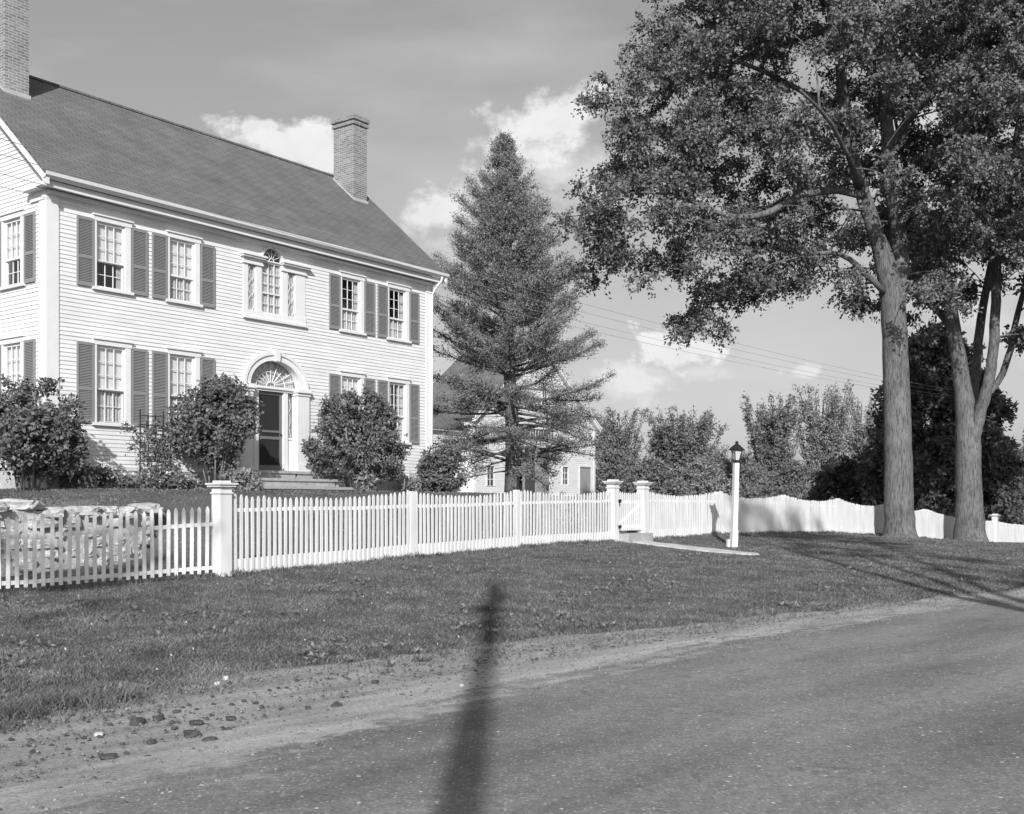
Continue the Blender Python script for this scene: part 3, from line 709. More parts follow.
place_window(WIN_U[1], *LZ, False, blind=.30, curtains=[(.04, .76, 0, .35, 7)], screen=True)
place_window(WIN_U[2], *LZ, False, blind=.5, curtains=[(.04, .76, 0, .5, 7)])
place_window(WIN_U[3], *LZ, False, curtains=[(.04, .25, 0, .97, 3), (.5, .78, 0, .97, 4)])
for q in (1.04, 4.9):
    place_window(q, *UZ, True, blind=.42, side=True); place_window(q, *LZ, False, blind=.3, side=True)
place_window(3.4, 8.3, 9.6, True, side=True, shutters=False)

# triple window with arched middle, above the door
def palladian():
    c = 6.62; mb = MB()
    mb.box(5.60, 7.86, -.10, -.0, 4.96, 5.03)                       # sill board
    mb.box(5.66, 7.80, -.045, .02, 5.03, 5.17)                     # apron
    for a, b in ((5.62, 5.78), (6.07, 6.25), (6.99, 7.19), (7.48, 7.84)): mb.box(a, b, -.03, .02, 5.17, 6.50)
    for a, b in ((5.60, 5.79), (6.06, 6.26), (6.98, 7.20), (7.47, 7.86)): mb.box(a, b, -.05, .015, 5.031, 5.22)
    for a, b in ((5.60, 6.27), (6.97, 7.86)):
        mb.box(a, b, -.06, .02, 6.48, 6.60); mb.box(a-.02, b+.02, -.075, .01, 6.435, 6.479)
    for a, b in ((5.52, 6.30), (6.94, 7.94)):
        mb.box(a, b, -.16, .0, 6.60, 6.645); mb.box(a-.03, b+.03, -.20, -.0, 6.645, 6.69)
    mb.box(6.28, 6.96, -.04, .04, 6.60, 6.635)
    an = np.linspace(0, pi, 19)
    outer = [(c-.42*cos(t_), 6.635+.41*sin(t_)) for t_ in an]; inner = [(c-.35*cos(t_), 6.635+.345*sin(t_)) for t_ in an]
    mb.ring(outer, inner, -.06, .04)
    win = mb.build('arched_window', M['white'], house, OFF)
    mb = MB()
    mb.box(6.26, 6.30, .0, .035, 5.17, 6.60); mb.box(6.94, 6.98, .0, .035, 5.17, 6.60)
    for z in (5.17, 5.72, 6.56): mb.box(6.30, 6.94, .0, .035, z, z+.045)
    for i in (1, 2):
        x = 6.30+.64*i/3; mb.box(x-.01, x+.01, .004, .03, 5.2, 6.57)
    for z in (5.45, 6.0, 6.28): mb.box(6.30, 6.94, .007, .027, z-.01, z+.01)
    for a, b in ((5.79, 6.06), (7.20, 7.47)):
        for z in (5.17, 6.44): mb.box(a, b, -.005, .025, z, z+.04)
        mb.box(a, a+.025, -.005, .025, 5.21, 6.44); mb.box(b-.025, b, -.005, .025, 5.21, 6.44)
        n = 3
        for i in range(n):
            z0_, z1_ = 5.21+i*1.23/n, 5.21+(i+1)*1.23/n; m_ = (a+b)/2
            for sg in (-1, 1):
                pts = [(m_+sg*.095*cos(t_), .01, (z0_+z1_)/2+(z1_-z0_)/2*sin(t_)) for t_ in np.linspace(-pi/2, pi/2, 7)]
                mb.tube(pts, .008, 4)
    for k in range(1, 6):
        t_ = pi*k/6; mb.tube([(c+.07*cos(t_), .0, 6.65+.06*sin(t_)), (c+.34*cos(t_), .0, 6.635+.33*sin(t_))], .008, 4)
    mb.tube([(c+.08*cos(t_), .0, 6.645+.07*sin(t_)) for t_ in np.linspace(0, pi, 9)], .012, 4)
    mb.build('sash', M['white'], win, OFF)
    mb = MB(); mb.box(5.80, 6.05, .03, .034, 5.2, 6.46); mb.box(6.29, 6.95, .04, .044, 5.2, 6.58); mb.box(7.21, 7.46, .03, .034, 5.2, 6.46)
    mb.prism([(c-.352*cos(t_), 6.636+.347*sin(t_)) for t_ in an], .012, .016, 'y')
    mb.build('pane', M['glass'], win, OFF)
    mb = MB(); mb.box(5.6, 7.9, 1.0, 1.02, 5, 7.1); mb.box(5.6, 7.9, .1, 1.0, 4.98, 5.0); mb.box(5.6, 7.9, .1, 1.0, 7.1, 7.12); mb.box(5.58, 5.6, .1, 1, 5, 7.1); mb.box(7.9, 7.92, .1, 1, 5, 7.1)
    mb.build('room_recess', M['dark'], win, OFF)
    cm = curtain_mb(6.27, 6.97, 5.17, 6.58, 10, .07, .012); cm.build('curtain', M['curtain'], win, OFF)
    for a, b in ((5.79, 6.06), (7.2, 7.47)): curtain_mb(a, b, 5.18, 6.46, 3, .07, .012).build('curtain', M['curtain'], win, OFF)
palladian()

# doorway
def doorway():
    c = 6.72; an = np.linspace(0, pi, 25); zs = 3.20
    R = .16                        # depth of the porch recess
    mb = MB()
    outer = [(c-1.13*cos(t_), zs+.90*sin(t_)) for t_ in an]; inner = [(c-.90*cos(t_), zs+.70*sin(t_)) for t_ in an]
    mb.ring(outer, inner, -.09, R)
    o2 = [(c-1.17*cos(t_), zs+.94*sin(t_)) for t_ in an]; i2 = [(c-1.07*cos(t_), zs+.85*sin(t_)) for t_ in an]
    mb.ring(o2, i2, -.13, -.088)
    mb.prism([(c-.07, zs+.68), (c+.07, zs+.68), (c+.10, zs+.99), (c-.10, zs+.99)], -.17, -.02, 'y')
    # side pilasters with plinths and capitals
    for a, b in ((5.46, 5.90), (7.50, 7.94)):
        mb.box(a, b, -.10, R, .84, 3.06); mb.box(a-.03, b+.03, -.14, R-.005, .842, 1.06)
        mb.box(a-.03, b+.03, -.13, R-.005, 3.0, 3.08); mb.box(a-.06, b+.06, -.18, R-.004, 3.08, 3.135); mb.box(a-.03, b+.03, -.15, R-.006, 3.135, zs-.002)
    # transom and slim inner pilasters beside the door
    mb.box(5.90, 7.50, R-.12, R+.02, 3.06, 3.19); mb.box(5.88, 7.52, R-.17, R-.0, 3.12, 3.165)
    for a, b in ((6.06, 6.22), (7.12, 7.27)): mb.box(a, b, R-.10, R+.03, .86, 3.06)
    mb.box(5.90, 6.06, R-.02, R+.04, .86, 1.75); mb.box(7.27, 7.50, R-.02, R+.04, .86, 1.75)
    mb.box(5.90, 6.06, R-.05, R+.04, 1.75, 1.80); mb.box(7.27, 7.50, R-.05, R+.04, 1.75, 1.80)
    mb.box(5.90, 7.50, -.06, R+.3, .80, .86)
    fr = mb.build('doorway', M['white'], house, OFF)
    # fan light
    mb = MB()
    for k in range(1, 10):
        t_ = pi*k/10; mb.tube([(c+.14*cos(t_), R-.01, zs+.02+.10*sin(t_)), (c+.88*cos(t_), R-.01, zs+.68*sin(t_))], .013, 4)
    for rr in (.15, .52): mb.tube([(c+rr*cos(t_), R-.012, zs+.01+rr*.77*sin(t_)) for t_ in np.linspace(0, pi, 17)], .014, 4)
    mb.build('fan_light', M['white'], fr, OFF)
    mb = MB(); mb.prism([(c-.9*cos(t_), zs+.70*sin(t_)) for t_ in an], R+.005, R+.01, 'y')
    mb.box(5.90, 6.06, R+.01, R+.015, 1.8, 3.06); mb.box(7.27, 7.50, R+.01, R+.015, 1.8, 3.06)
    mb.build('pane', M['glass'], fr, OFF)
    curtain_mb(5.82, 7.62, 3.18, 3.92, 22, R+.05, .012).build('curtain', M['curtain'], fr, OFF)
    curtain_mb(7.27, 7.50, 1.8, 3.06, 3, R+.05).build('curtain', M['curtain'], fr, OFF)
    curtain_mb(5.90, 6.06, 1.8, 3.06, 3, R+.05).build('curtain', M['curtain'], fr, OFF)
    for a in (5.98, 7.385):
        mb = MB(); pts = [(a+.07*sin(z*7.5), R, z) for z in np.linspace(1.82, 3.04, 15)]; mb.tube(pts, .007, 4); mb.tube([(2*a-p[0], p[1]+.002, p[2]) for p in pts], .007, 4)
        mb.build('side_light', M['white'], fr, OFF)
    # door behind a screen door
    mb = MB(); mb.box(6.22, 7.12, R+.10, R+.15, .86, 3.06)
    for a, b in ((6.32, 6.62), (6.72, 7.02)):
        for z0, z1 in ((1.0, 1.7), (1.85, 2.9)): mb.box(a, b, R+.085, R+.10, z0, z1)
    dr = mb.build('door', M['door'], house, OFF)
    mb = MB()
    for a, b in ((6.22, 6.31), (7.03, 7.12)): mb.box(a, b, R-.03, R+.01, .87, 3.05)
    for z0, z1 in ((.87, 1.02), (1.74, 1.82), (1.93, 1.99), (2.97, 3.05)): mb.box(6.31, 7.03, R-.03, R+.01, z0, z1)
    sd = mb.build('screen_door', M['doorframe'], house, OFF)
    mb = MB(); mb.box(6.30, 7.04, R-.012, R-.010, .9, 3.0); mb.build('screen_mesh', M['screen'], sd, OFF)
    mb = MB(); mb.tube([(7.05, R-.04, 1.88), (7.05, R-.08, 1.88)], .025, 8); mb.build('handle', M['iron'], sd, OFF)
doorway()
# granite steps
for nm_, (a_, b_, q_, z0_, z1_, jt) in dict(top_step=(5.3, 8.3, -.75, .64, .845, 6.9), middle_step=(5.0, 8.35, -1.15, .42, .632, 8.0), bottom_step=(4.7, 8.85, -1.62, .05, .412, 7.1)).items():
    mb = MB()
    for x0, x1, dz in ((a_, jt-.008, 0), (jt+.008, b_, .005)):
        mb.box(x0, x1, q_, -.09, z1_-.07-dz, z1_-dz); mb.box(x0+.03, x1-.03, q_+.045, -.09, z0_, z1_-.0705-dz)
    mb.build(nm_, M['stepstone'], house, OFF)
# ------------------------------------------------------------------ rear wing and barn
def to_u(px, Bx, By):
    t_ = (px-CX)/F; return (t_*By-Bx)/(u[0]-t_*u[1])
barn_r = np.array([5.73, 76.0]); BL = 13.3; bb = barn_r-u*BL; bz = .6
barn = thing('barn', 'white clapboard barn with a wide dark door standing behind the spruce', 'barn', (bb[0], bb[1], EZ+bz), RZ)
def bs(px): return to_u(px, *bb)
def bzv(px, py): s = bs(px); P = bb+u*s; return (HY-py)/F*P[1]
BO = (0, 0, -bz); BE = 5.2; BRZ = 10.1
bopen = []
dl, dr_ = bs(518), bs(549); dt = bzv(533, 447)
mb = MB(); z = bz
BROW = .13
def btop(z): 
    if z < BE: return 0, BL
    d = (z-BE)/((BRZ-BE)/(BL/2)); return d, BL-d
ops = [(dl, dr_, bz-.2, dt), (bs(579.5), bs(590.5), bz-.2, bzv(585, 467)), (bs(487), bs(494), bzv(490, 486), bzv(490, 466)), (bs(562.5), bs(568), bzv(565, 485), bzv(565, 467)),
       (bs(542.3), bs(547.5), bzv(545, 405), bzv(545, 383)), (bs(517.5), bs(554), bzv(535, 441), bzv(535, 429))]
rows = clap_wall.__call__
def clap_rows(opens, L_, z0, z1, top, row):
    global ROW
    old = ROW; ROW = row; r_ = clap_wall(opens, L_, z0, z1, top); ROW = old; return r_
def simple_clap(rows, fmap, parent, off, name='wall'):
    mb = MB()
    for z, zb, iv in rows:
        for b0, b1, t0, t1 in iv:
            mb.add([fmap(b0, .02, z), fmap(b1, .02, z), fmap(t1, .004, zb), fmap(t0, .004, zb), fmap(b0, 0, z), fmap(b1, 0, z)], [(0, 1, 2, 3), (4, 5, 1, 0)])
    return mb.build(name, M['clap'], parent, off)
BD = 6
simple_clap(clap_rows(ops, BL, bz-.2, BRZ, btop, BROW), lambda a, o, z: (a, -o, z), barn, BO)
simple_clap(clap_rows([], BD, bz-.2, BE, None, BROW), lambda a, o, z: (BL+o, a, z), barn, BO)
simple_clap(clap_rows([], BD, bz-.2, BE, None, BROW), lambda a, o, z: (-o, a, z), barn, BO)
mb = MB()
sl_b = (BRZ-BE)/(BL/2)
mb.prism([(-.35, BE-.35*sl_b+.05), (BL/2, BRZ+.05), (BL+.35, BE-.35*sl_b+.05), (BL+.35, BE-.35*sl_b+.15), (BL/2, BRZ+.17), (-.35, BE-.35*sl_b+.15)], -.3, BD, 'y')
mb.build('roof', M['roof'], barn, BO)
mb = MB()
mb.prism([(-.3, BE-.3*sl_b+.04), (BL/2, BRZ+.04), (BL+.3, BE-.3*sl_b+.04), (BL+.3, BE-.3*sl_b-.2), (BL/2, BRZ-.2), (-.3, BE-.3*sl_b-.2)], -.31, -.05, 'y')
mb.prism([(-.37, BE-.37*sl_b+.04), (BL/2, BRZ+.041), (BL+.37, BE-.37*sl_b+.04), (BL+.37, BE-.37*sl_b+.17), (BL/2, BRZ+.19), (-.37, BE-.37*sl_b+.17)], -.36, -.302, 'y')
for a, b in ((0.02, .25), (BL-.25, BL-.02)): mb.box(a, b, -.05, -.021, bz-.2, BE-.05)
mb.box(dl-.25, dr_+.35, -.12, -.021, dt, dt+.28)
mb.box(dl-.16, dl, -.05, .0, bz-.2, dt); mb.box(dr_, dr_+.16, -.05, .0, bz-.2, dt)
for (a, b, c_, d_) in ops[1:]:
    mb.box(a-.10, a, -.05, 0, c_, d_+.1); mb.box(b, b+.10, -.05, 0, c_, d_+.1); mb.box(a, b, -.05, 0, d_, d_+.1)
mb.build('trim', M['white'], barn, BO)
mb = MB()
for (a, b, c_, d_) in ops[2:]:
    w_ = MB(); n = max(2, int((b-a)/.28))
    for i in range(n+1): x = a+(b-a)*i/n; w_.box(x-.02, x+.02, .02, .05, c_, d_)
    m_ = 1 if d_-c_ < .8 else 3
    for i in range(m_+1): z = c_+(d_-c_)*i/m_; w_.box(a, b, .022, .048, z-.02, z+.02)
    wo = w_.build('window', M['white'], barn, BO)
    g = MB(); g.box(a, b, .06, .064, c_, d_); g.build('pane', M['glass'], wo, BO)
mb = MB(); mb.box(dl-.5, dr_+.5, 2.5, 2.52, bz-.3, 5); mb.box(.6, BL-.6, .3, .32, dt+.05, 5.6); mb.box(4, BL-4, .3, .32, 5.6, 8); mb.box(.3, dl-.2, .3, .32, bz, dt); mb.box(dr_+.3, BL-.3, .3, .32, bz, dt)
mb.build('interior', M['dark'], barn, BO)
mb = MB(); mb.box(dl+(dr_-dl)*.56, dr_-.02, -.02, .05, bz-.1, bz+2.9); mb.build('barn_door', M['graydoor'], barn, BO)
mb = MB(); a, b, c_, d_ = ops[1]; mb.box(a, b, .04, .1, bz-.2, d_-.05); mb.build('side_door', M['graydoor'], barn, BO)
# wing: stands between the house and the barn
wl = 17.0; wb = bb+v*.8-u*wl; wing = thing('wing', 'low white clapboard wing with grey roof between the house and the barn', 'building', (wb[0], wb[1], EZ+.5), RZ)
WO = (0, 0, -.5); WZ = 4.45; WR = 6.9; WD = 7.
simple_clap(clap_rows([], wl-.05, .3, WZ, None, BROW), lambda a, o, z: (a, -o, z), wing, WO)
mb = MB(); mb.prism([(-.35, WZ-.1), (WD/2, WR), (WD+.35, WZ-.1), (WD+.35, WZ-.22), (WD/2, WR-.14), (-.35, WZ-.22)], -.2, wl-.04, 'x'); mb.build('roof', M['roof'], wing, WO)
mb = MB(); mb.box(-.1, wl-.05, -.3, -.02, WZ-.3, WZ-.215); mb.build('cornice', M['white'], wing, WO)

# ------------------------------------------------------------------ fences
def fence_section(i0, i1, hA, hB, hm, skirt, parent, base, pitch, x_skip0=.13, x_skip1=.13):
    a = FN[i0] if not isinstance(i0, tuple) else np.array(i0); b = FN[i1] if not isinstance(i1, tuple) else np.array(i1)
    d = b[:2]-a[:2]; Lg = np.linalg.norm(d); d = d/Lg; nm = np.array([d[1], -d[0]])       # nm: towards the road
    r = np.random.default_rng(int(abs(a[0]*100))+3)
    mb = MB(); n = int(round((Lg-x_skip0-x_skip1)/pitch)); pw = .056
    def hgt(t): 
        k = 1-(2*t-1)**2; return hA*(1-t)+hB*t-(hA*(1-t)+hB*t-hm)*k**.9
    def bz_(t): 
        p = a[:2]+d*Lg*t; return zt(*p)
    def loc(l, o, z): return (a[0]+d[0]*l+nm[0]*o-base[0], a[1]+d[1]*l+nm[1]*o-base[1], z-base[2])
    def bx(l0, l1, o0, o1, zA0, zA1, zB0, zB1):
        vs = [loc(l0, o0, zA0), loc(l1, o0, zB0), loc(l1, o1, zB0), loc(l0, o1, zA0), loc(l0, o0, zA1), loc(l1, o0, zB1), loc(l1, o1, zB1), loc(l0, o1, zA1)]
        return vs
    FB = [(0, 1, 2, 3), (4, 7, 6, 5), (0, 4, 5, 1), (1, 5, 6, 2), (2, 6, 7, 3), (3, 7, 4, 0)]
    for i in range(n+1):
        l = x_skip0+(Lg-x_skip0-x_skip1)*i/n; t = l/Lg; z0 = bz_(t)+(.02 if skirt else .05)+r.normal(0, .004); z1 = bz_(t)+hgt(t)+r.normal(0, .009); tl = r.normal(0, .008)
        w2 = pw/2; o0, o1 = .022, .042+r.normal(0, .001)
        vs = []
        for o in (o0, o1): vs += [loc(l-w2, o, z0), loc(l+w2, o, z0), loc(l+w2+tl, o, z1-.055), loc(l+w2*.45+tl, o, z1-.012), loc(l+tl, o, z1), loc(l-w2*.45+tl, o, z1-.012), loc(l-w2+tl, o, z1-.055)]
        fs = [list(range(7)), list(range(13, 6, -1))]+[(k, (k+1) % 7, 7+(k+1) % 7, 7+k)[::-1] for k in range(7)]
        mb.add(vs, fs)
    pk = mb.build('picket_panel', M['fence'], parent)
    ns = 6
    for c in (.80, .13):
        mb = MB()
        for k in range(ns):
            l0, l1 = Lg*k/ns, Lg*(k+1)/ns; t0, t1 = k/ns, (k+1)/ns
            if c < .5 and skirt:
                mb.add(bx(l0, l1, -.005, .0215, bz_(t0)-.06, bz_(t0)+.24, bz_(t1)-.06, bz_(t1)+.24), FB); continue
            za = bz_(t0)+(hA*(1-t0)+hB*t0-.30 if c > .5 else c); zb = bz_(t1)+(hA*(1-t1)+hB*t1-.30 if c > .5 else c)
            mb.add(bx(l0, l1, -.03, .0215, za-.03, za+.03, zb-.03, zb+.03), FB)
        mb.build('base_board' if (c < .5 and skirt) else 'rail', M['fence'], parent)
def post(p, h, parent, base, w=.11, cap=False, name='post'):
    mb = MB(); z = zt(p[0], p[1]); ca, sa = cos(RZ), sin(RZ)
    def bxr(hw, z0, z1):
        vs = [(p[0]-base[0]+ca*x-sa*y, p[1]-base[1]+sa*x+ca*y, zz_-base[2]) for zz_ in (z0, z1) for x, y in ((-hw, -hw), (hw, -hw), (hw, hw), (-hw, hw))]
        mb.add(vs, [(0, 3, 2, 1), (4, 5, 6, 7), (0, 1, 5, 4), (1, 2, 6, 5), (2, 3, 7, 6), (3, 0, 4, 7)])
    bxr(w/2, z-.2, z+h)
    if cap:
        bxr(w/2+.018, z+h-.11, z+h-.085)
        bxr(w/2+.05, z+h, z+h+.035); bxr(w/2+.075, z+h+.035, z+h+.06); bxr(w/2-.01, z+h+.06, z+h+.10)
    mb.build(name, M['fence'], parent)
def fence(name, label, nodes, hs, hm, skirt, capped, pitch=.12):
    a = FN[nodes[0]]; base = (a[0], a[1], zt(a[0], a[1])); f = thing(name, label, 'fence', base)
    for k in range(len(nodes)-1):
        fence_section(nodes[k], nodes[k+1], hs[k], hs[k+1], hm[k], skirt, f, base, pitch, *((.03, .03) if nodes[0] == 7 and k > 0 else (.13, .03) if nodes[0] == 7 else (.06, .06) if nodes[0] == 1 and k == 0 else (.06, .13) if nodes[0] == 1 else (.13, .13)))
    for k, i in enumerate(nodes):
        if i in capped: post(FN[i], 1.42, f, base, .225, True)
        elif i not in (1, 2, 7): post(FN[i]-np.array([*nrm*(.05 if i > 7 else 0), 0]), hs[k]-.015, f, base, .09 if i > 7 else .115, False)
    return f
FN2 = FN.copy()
fence('picket_fence', 'low white picket fence with open bottom rails in front of the stone wall', [1, 2, 3], [1.15, 1.10, 1.13], [1.08, 1.10], False, ())
fence('picket_fence', 'white picket fence with scalloped top running from the big capped post to the gate', [3, 4, 5, 6], [1.34, 1.28, 1.27, 1.30], [1.20, 1.16, 1.17], True, (3,))
fence('picket_fence', 'long white picket fence past the lamp post and behind the two big trees', [7, 8, 9, 10, 11, 12, 13, 14], [1.32, 1.22, 1.2, 1.2, 1.2, 1.2, 1.22, 1.2], [1.12, 1.06, 1.05, 1.05, 1.05, 1.05, 1.1], True, (13,), .093)
# gate with its two capped posts and step
gb = (FN[6][0], FN[6][1], zt(FN[6][0], FN[6][1]))
gp1 = thing('gate_post', 'square capped white gate post carrying the black hinges, left of the gate', 'post', gb, 0, 'capped posts either side of the gate')
post(FN[6], 1.42, gp1, gb, .225, True, 'shaft')
gb2 = (FN[7][0], FN[7][1], zt(FN[7][0], FN[7][1]))
gp2 = thing('gate_post', 'square capped white gate post without hinges, right of the gate', 'post', gb2, 0, 'capped posts either side of the gate')
post(FN[7], 1.42, gp2, gb2, .225, True, 'shaft')
gl = float(np.linalg.norm(FN[7, :2]-FN[6, :2])); gd = (FN[7, :2]-FN[6, :2])/gl
gate = thing('gate', 'white picket gate with diagonal brace hung between two capped posts', 'gate', gb, math.atan2(gd[1], gd[0]))
mb = MB(); a0, a1 = .17, gl-.14; n = 12
for i in range(n):
    l = a0+.03+(a1-a0-.06)*i/(n-1); z1 = 1.24-.05*(1-(2*(i/(n-1))-1)**2)
    mb.prism([(l-.028, .24), (l+.028, .24), (l+.028, z1-.05), (l, z1), (l-.028, z1-.05)], -.045, -.025, 'y')
mb.build('picket_panel', M['fence'], gate)
mb = MB()
for z in (.30, .92): mb.box(a0, a1, -.0245, .015, z, z+.08)
mb.prism([(a0, .38), (a0+.09, .38), (a1, .86), (a1, .92), (a1-.09, .92), (a0, .44)], -.0240, -.004, 'y')
mb.build('gate_frame', M['fence'], gate)
mb = MB()
for z in (.33, .97):
    mb.box(.10, .30, -.075, -.066, z, z+.035); mb.tube([(.135, -.13, z-.03), (.135, -.13, z+.06)], .022, 8)
    mb.box(.06, .15, -.135, -.12, z-.02, z+.05)
mb.build('hinge', M['iron'], gate)
# concrete step below the gate, path to the road
pc = np.array([2.95, 27.92])
stp = MB(); stp.box(-.60, .60, -.38, .25, -.3, .21); so_ = stp.build('gate_step', M['stepstone']); so_.location = (pc[0], pc[1], zt(*(pc+nrm*.2))+.0); so_.rotation_euler = (0, 0, RZ)
tag(so_, 'grey stone block step under the white gate', 'step')
mb = MB(); ln_ = np.linspace(.36, 3.45, 22); Lf = []; Rt = []
for i, l in enumerate(ln_):
    wv = .40+.03*sin(i*1.7)-(.14 if i == 21 else 0)
    for sgn, lst in ((-1, Lf), (1, Rt)):
        p = pc+nrm*l+u*sgn*wv; lst.append((p[0], p[1]))
vs = []
for (a, b) in zip(Lf, Rt): 
    za, zb_ = zt(*a)+.035, zt(*b)+.035; vs += [(a[0], a[1], za), (b[0], b[1], zb_), (a[0], a[1], za-.12), (b[0], b[1], zb_-.12)]
fs = []
for i in range(21):
    k = 4*i; fs += [(k, k+4, k+5, k+1), (k, k+2, k+6, k+4), (k+1, k+5, k+7, k+3)]
fs.append((84, 86, 87, 85)); mb.add(vs, fs)
tag(mb.build('path', M['path']), kind='structure')

# ------------------------------------------------------------------ lamp post
lp = np.array([5.66, 28.1]); lz = zt(*lp)
lamp = thing('lamp_post', 'white wooden post carrying a black lantern, leaning slightly beside the gate path', 'lamp post', (lp[0], lp[1], lz), 0)
lamp.rotation_euler = (0, radians(2.0), .3)
LT = EZ+61/F*28.1-lz      # lantern top above ground
hb = LT-.56
mb = MB(); b0, b1 = .078, .060
vs = [(sx*b, sy*b, z) for b, z in ((b0, -.2), (b0, .42), (b0-.012, .44), (b1, hb)) for sx, sy in ((-1, -1), (1, -1), (1, 1), (-1, 1))]
fs = [(4*k+i, 4*k+(i+1) % 4, 4*k+4+(i+1) % 4, 4*k+4+i) for k in range(3) for i in range(4)]+[(12, 13, 14, 15)]
mb.add(vs, fs); mb.build('post', M['fence'], lamp)
mb = MB()
mb.tube([(0, 0, hb-.02), (0, 0, hb+.05)], [.045, .04], 12); mb.tube([(0, 0, hb+.05), (0, 0, hb+.075)], [.085, .085], 12)
for i in range(4):
    t_ = pi/4+i*pi/2; mb.tube([(.075*cos(t_), .075*sin(t_), hb+.07), (.14*cos(t_), .14*sin(t_), hb+.33)], .009, 6)
    t2 = t_+pi/2; mb.tube([(.14*cos(t_), .14*sin(t_), hb+.325), (.14*cos(t2), .14*sin(t2), hb+.325)], .009, 6)
lant = mb.build('lantern', M['iron'], lamp)
mb = MB()
def ring4(r_, z): return [(r_*cos(pi/4+i*pi/2), r_*sin(pi/4+i*pi/2), z) for i in range(4)]
prof = [(.215, hb+.325), (.22, hb+.335), (.13, hb+.42), (.05, hb+.48), (.03, hb+.50), (.052, hb+.525), (.02, hb+.56)]
vs = [p for r_, z in prof for p in ring4(r_, z)]
mb.add(vs, [(4*k+i, 4*k+(i+1) % 4, 4*k+4+(i+1) % 4, 4*k+4+i) for k in range(len(prof)-1) for i in range(4)]+[(3, 2, 1, 0), (24, 25, 26, 27)])
mb.build('lantern_roof', M['iron'], lant)
mb = MB(); vs = ring4(.072, hb+.075)+ring4(.135, hb+.325); mb.add(vs, [(i, (i+1) % 4, 4+(i+1) % 4, 4+i) for i in range(4)]); mb.build('lantern_glass', M['lampglass'], lant)
mb = MB(); mb.tube([(0, 0, hb+.07), (0, 0, hb+.17)], [.02, .03], 8); mb.build('bulb', M['graydoor'], lant)
mb = MB(); mb.box(-.20, -.13, -.05, .03, -.1, .20); mb.build('conduit_box', M['fence'], lamp)

# ------------------------------------------------------------------ foliage builders
def in_poly(pts, poly):
    x, y = pts[:, 0], pts[:, 1]; ins = np.zeros(len(pts), bool); n = len(poly); j = n-1
    for i in range(n):
        xi, yi = poly[i]; xj, yj = poly[j]
        c = ((yi > y) != (yj > y)) & (x < (xj-xi)*(y-yi)/(yj-yi+1e-12)+xi); ins ^= c; j = i
    return ins
def poly_dist(pts, poly):
    d = np.full(len(pts), 1e9); n = len(poly)
    for i in range(n):
        a = np.array(poly[i]); b = np.array(poly[(i+1) % n]); ab = b-a
        t_ = np.clip(((pts-a)@ab)/(ab@ab), 0, 1); d = np.minimum(d, np.linalg.norm(pts-(a+t_[:, None]*ab), axis=1))
    return d
def grow(limbs, targets, mb, r, rtip=.018, sides=6, sag=.12):
    """connect every target to the nearest point of the skeleton with a curved twig; returns nothing"""
    nodes = []; 
    for pts in limbs:
        p = np.array([q[:3] for q in pts], float); rad = np.array([q[3] for q in pts], float)
        m = max(2, int(sum(np.linalg.norm(np.diff(p, axis=0), axis=1))/.45)); s_ = np.linspace(0, len(p)-1, m)
        # smooth interpolation
        k = np.arange(len(p)); pi_ = np.stack([np.interp(s_, k, p[:, c]) for c in range(3)], 1); ri = np.interp(s_, k, rad)
        for _ in range(2): pi_[1:-1] = .25*pi_[:-2]+.5*pi_[1:-1]+.25*pi_[2:]
        wob = r.normal(0, 1, pi_.shape)*np.minimum(ri*.08, .012)[:, None]; wob[0] = 0; pi_ += wob
        mb.tube(pi_, ri, 12 if rad[0] > .25 else 8)
        nodes += [(*a, b) for a, b in zip(pi_, ri)]
    nodes = np.array(nodes); root = nodes[0, :3]
    order = np.argsort(np.linalg.norm(targets-nodes[:, :3].mean(0), axis=1))
    extra = nodes
    for idx in order:
        T_ = targets[idx]; d = np.linalg.norm(extra[:, :3]-T_, axis=1)+np.clip(extra[:, 2]-T_[2], 0, None)*.9+(extra[:, 3] < .02)*.6
        j = np.argmin(d); S_ = extra[j]; dist = np.linalg.norm(S_[:3]-T_)
        if dist < .15: continue
        n = max(3, int(dist/.4)+2); tt = np.linspace(0, 1, n)[:, None]
        mid = (S_[:3]+T_)/2+np.array([0, 0, sag*dist])+r.normal(0, .07*dist, 3)
        pts = (1-tt)**2*S_[:3]+2*tt*(1-tt)*mid+tt**2*T_
        r0 = min(S_[3]*.8, rtip+.016*dist); rr = r0+(rtip*.5-r0)*tt[:, 0]
        mb.tube(pts, rr, 5 if r0 < .05 else sides, False)
        extra = np.concatenate([extra, np.concatenate([pts[1:], rr[1:, None]], 1)])
def clump_points(C, r, rad, nper, ntw=9, up=.1, flat=.7, jit=.07, outward=None):
    """leaf points on little twigs radiating from each clump centre"""
    n = len(C); d = r.normal(size=(n, ntw, 3)); d[..., 2] = d[..., 2]*flat+up
    if outward is not None: d += outward[:, None, :]
    d = unit(d); L = (rad*(.55+.6*r.random((n, ntw))))
    per = max(1, nper//ntw); t_ = r.random((n, ntw, per))**.75
    P = C[:, None, None, :]+d[:, :, None, :]*(L[..., None]*t_)[..., None]
    P[..., 2] -= (t_**2)*.22*rad
    P = P+r.normal(0, jit, P.shape)
    D = np.broadcast_to(d[:, :, None, :], P.shape)
    return P.reshape(-1, 3), D.reshape(-1, 3)
def lobed(L, r, m, spread=(1.0, 1.0, .5), ctr=None):
    o = unit(L-ctr); C = L[:, None, :]+r.normal(size=(len(L), m, 3))*np.array(spread)*.55
    t_ = r.random((len(L), m, 1)); C = C+o[:, None, :]*t_*.5
    C[..., 2] -= .22*(C[..., 0]-L[:, None, 0])**2+.22*(C[..., 1]-L[:, None, 1])**2
    return C.reshape(-1, 3)
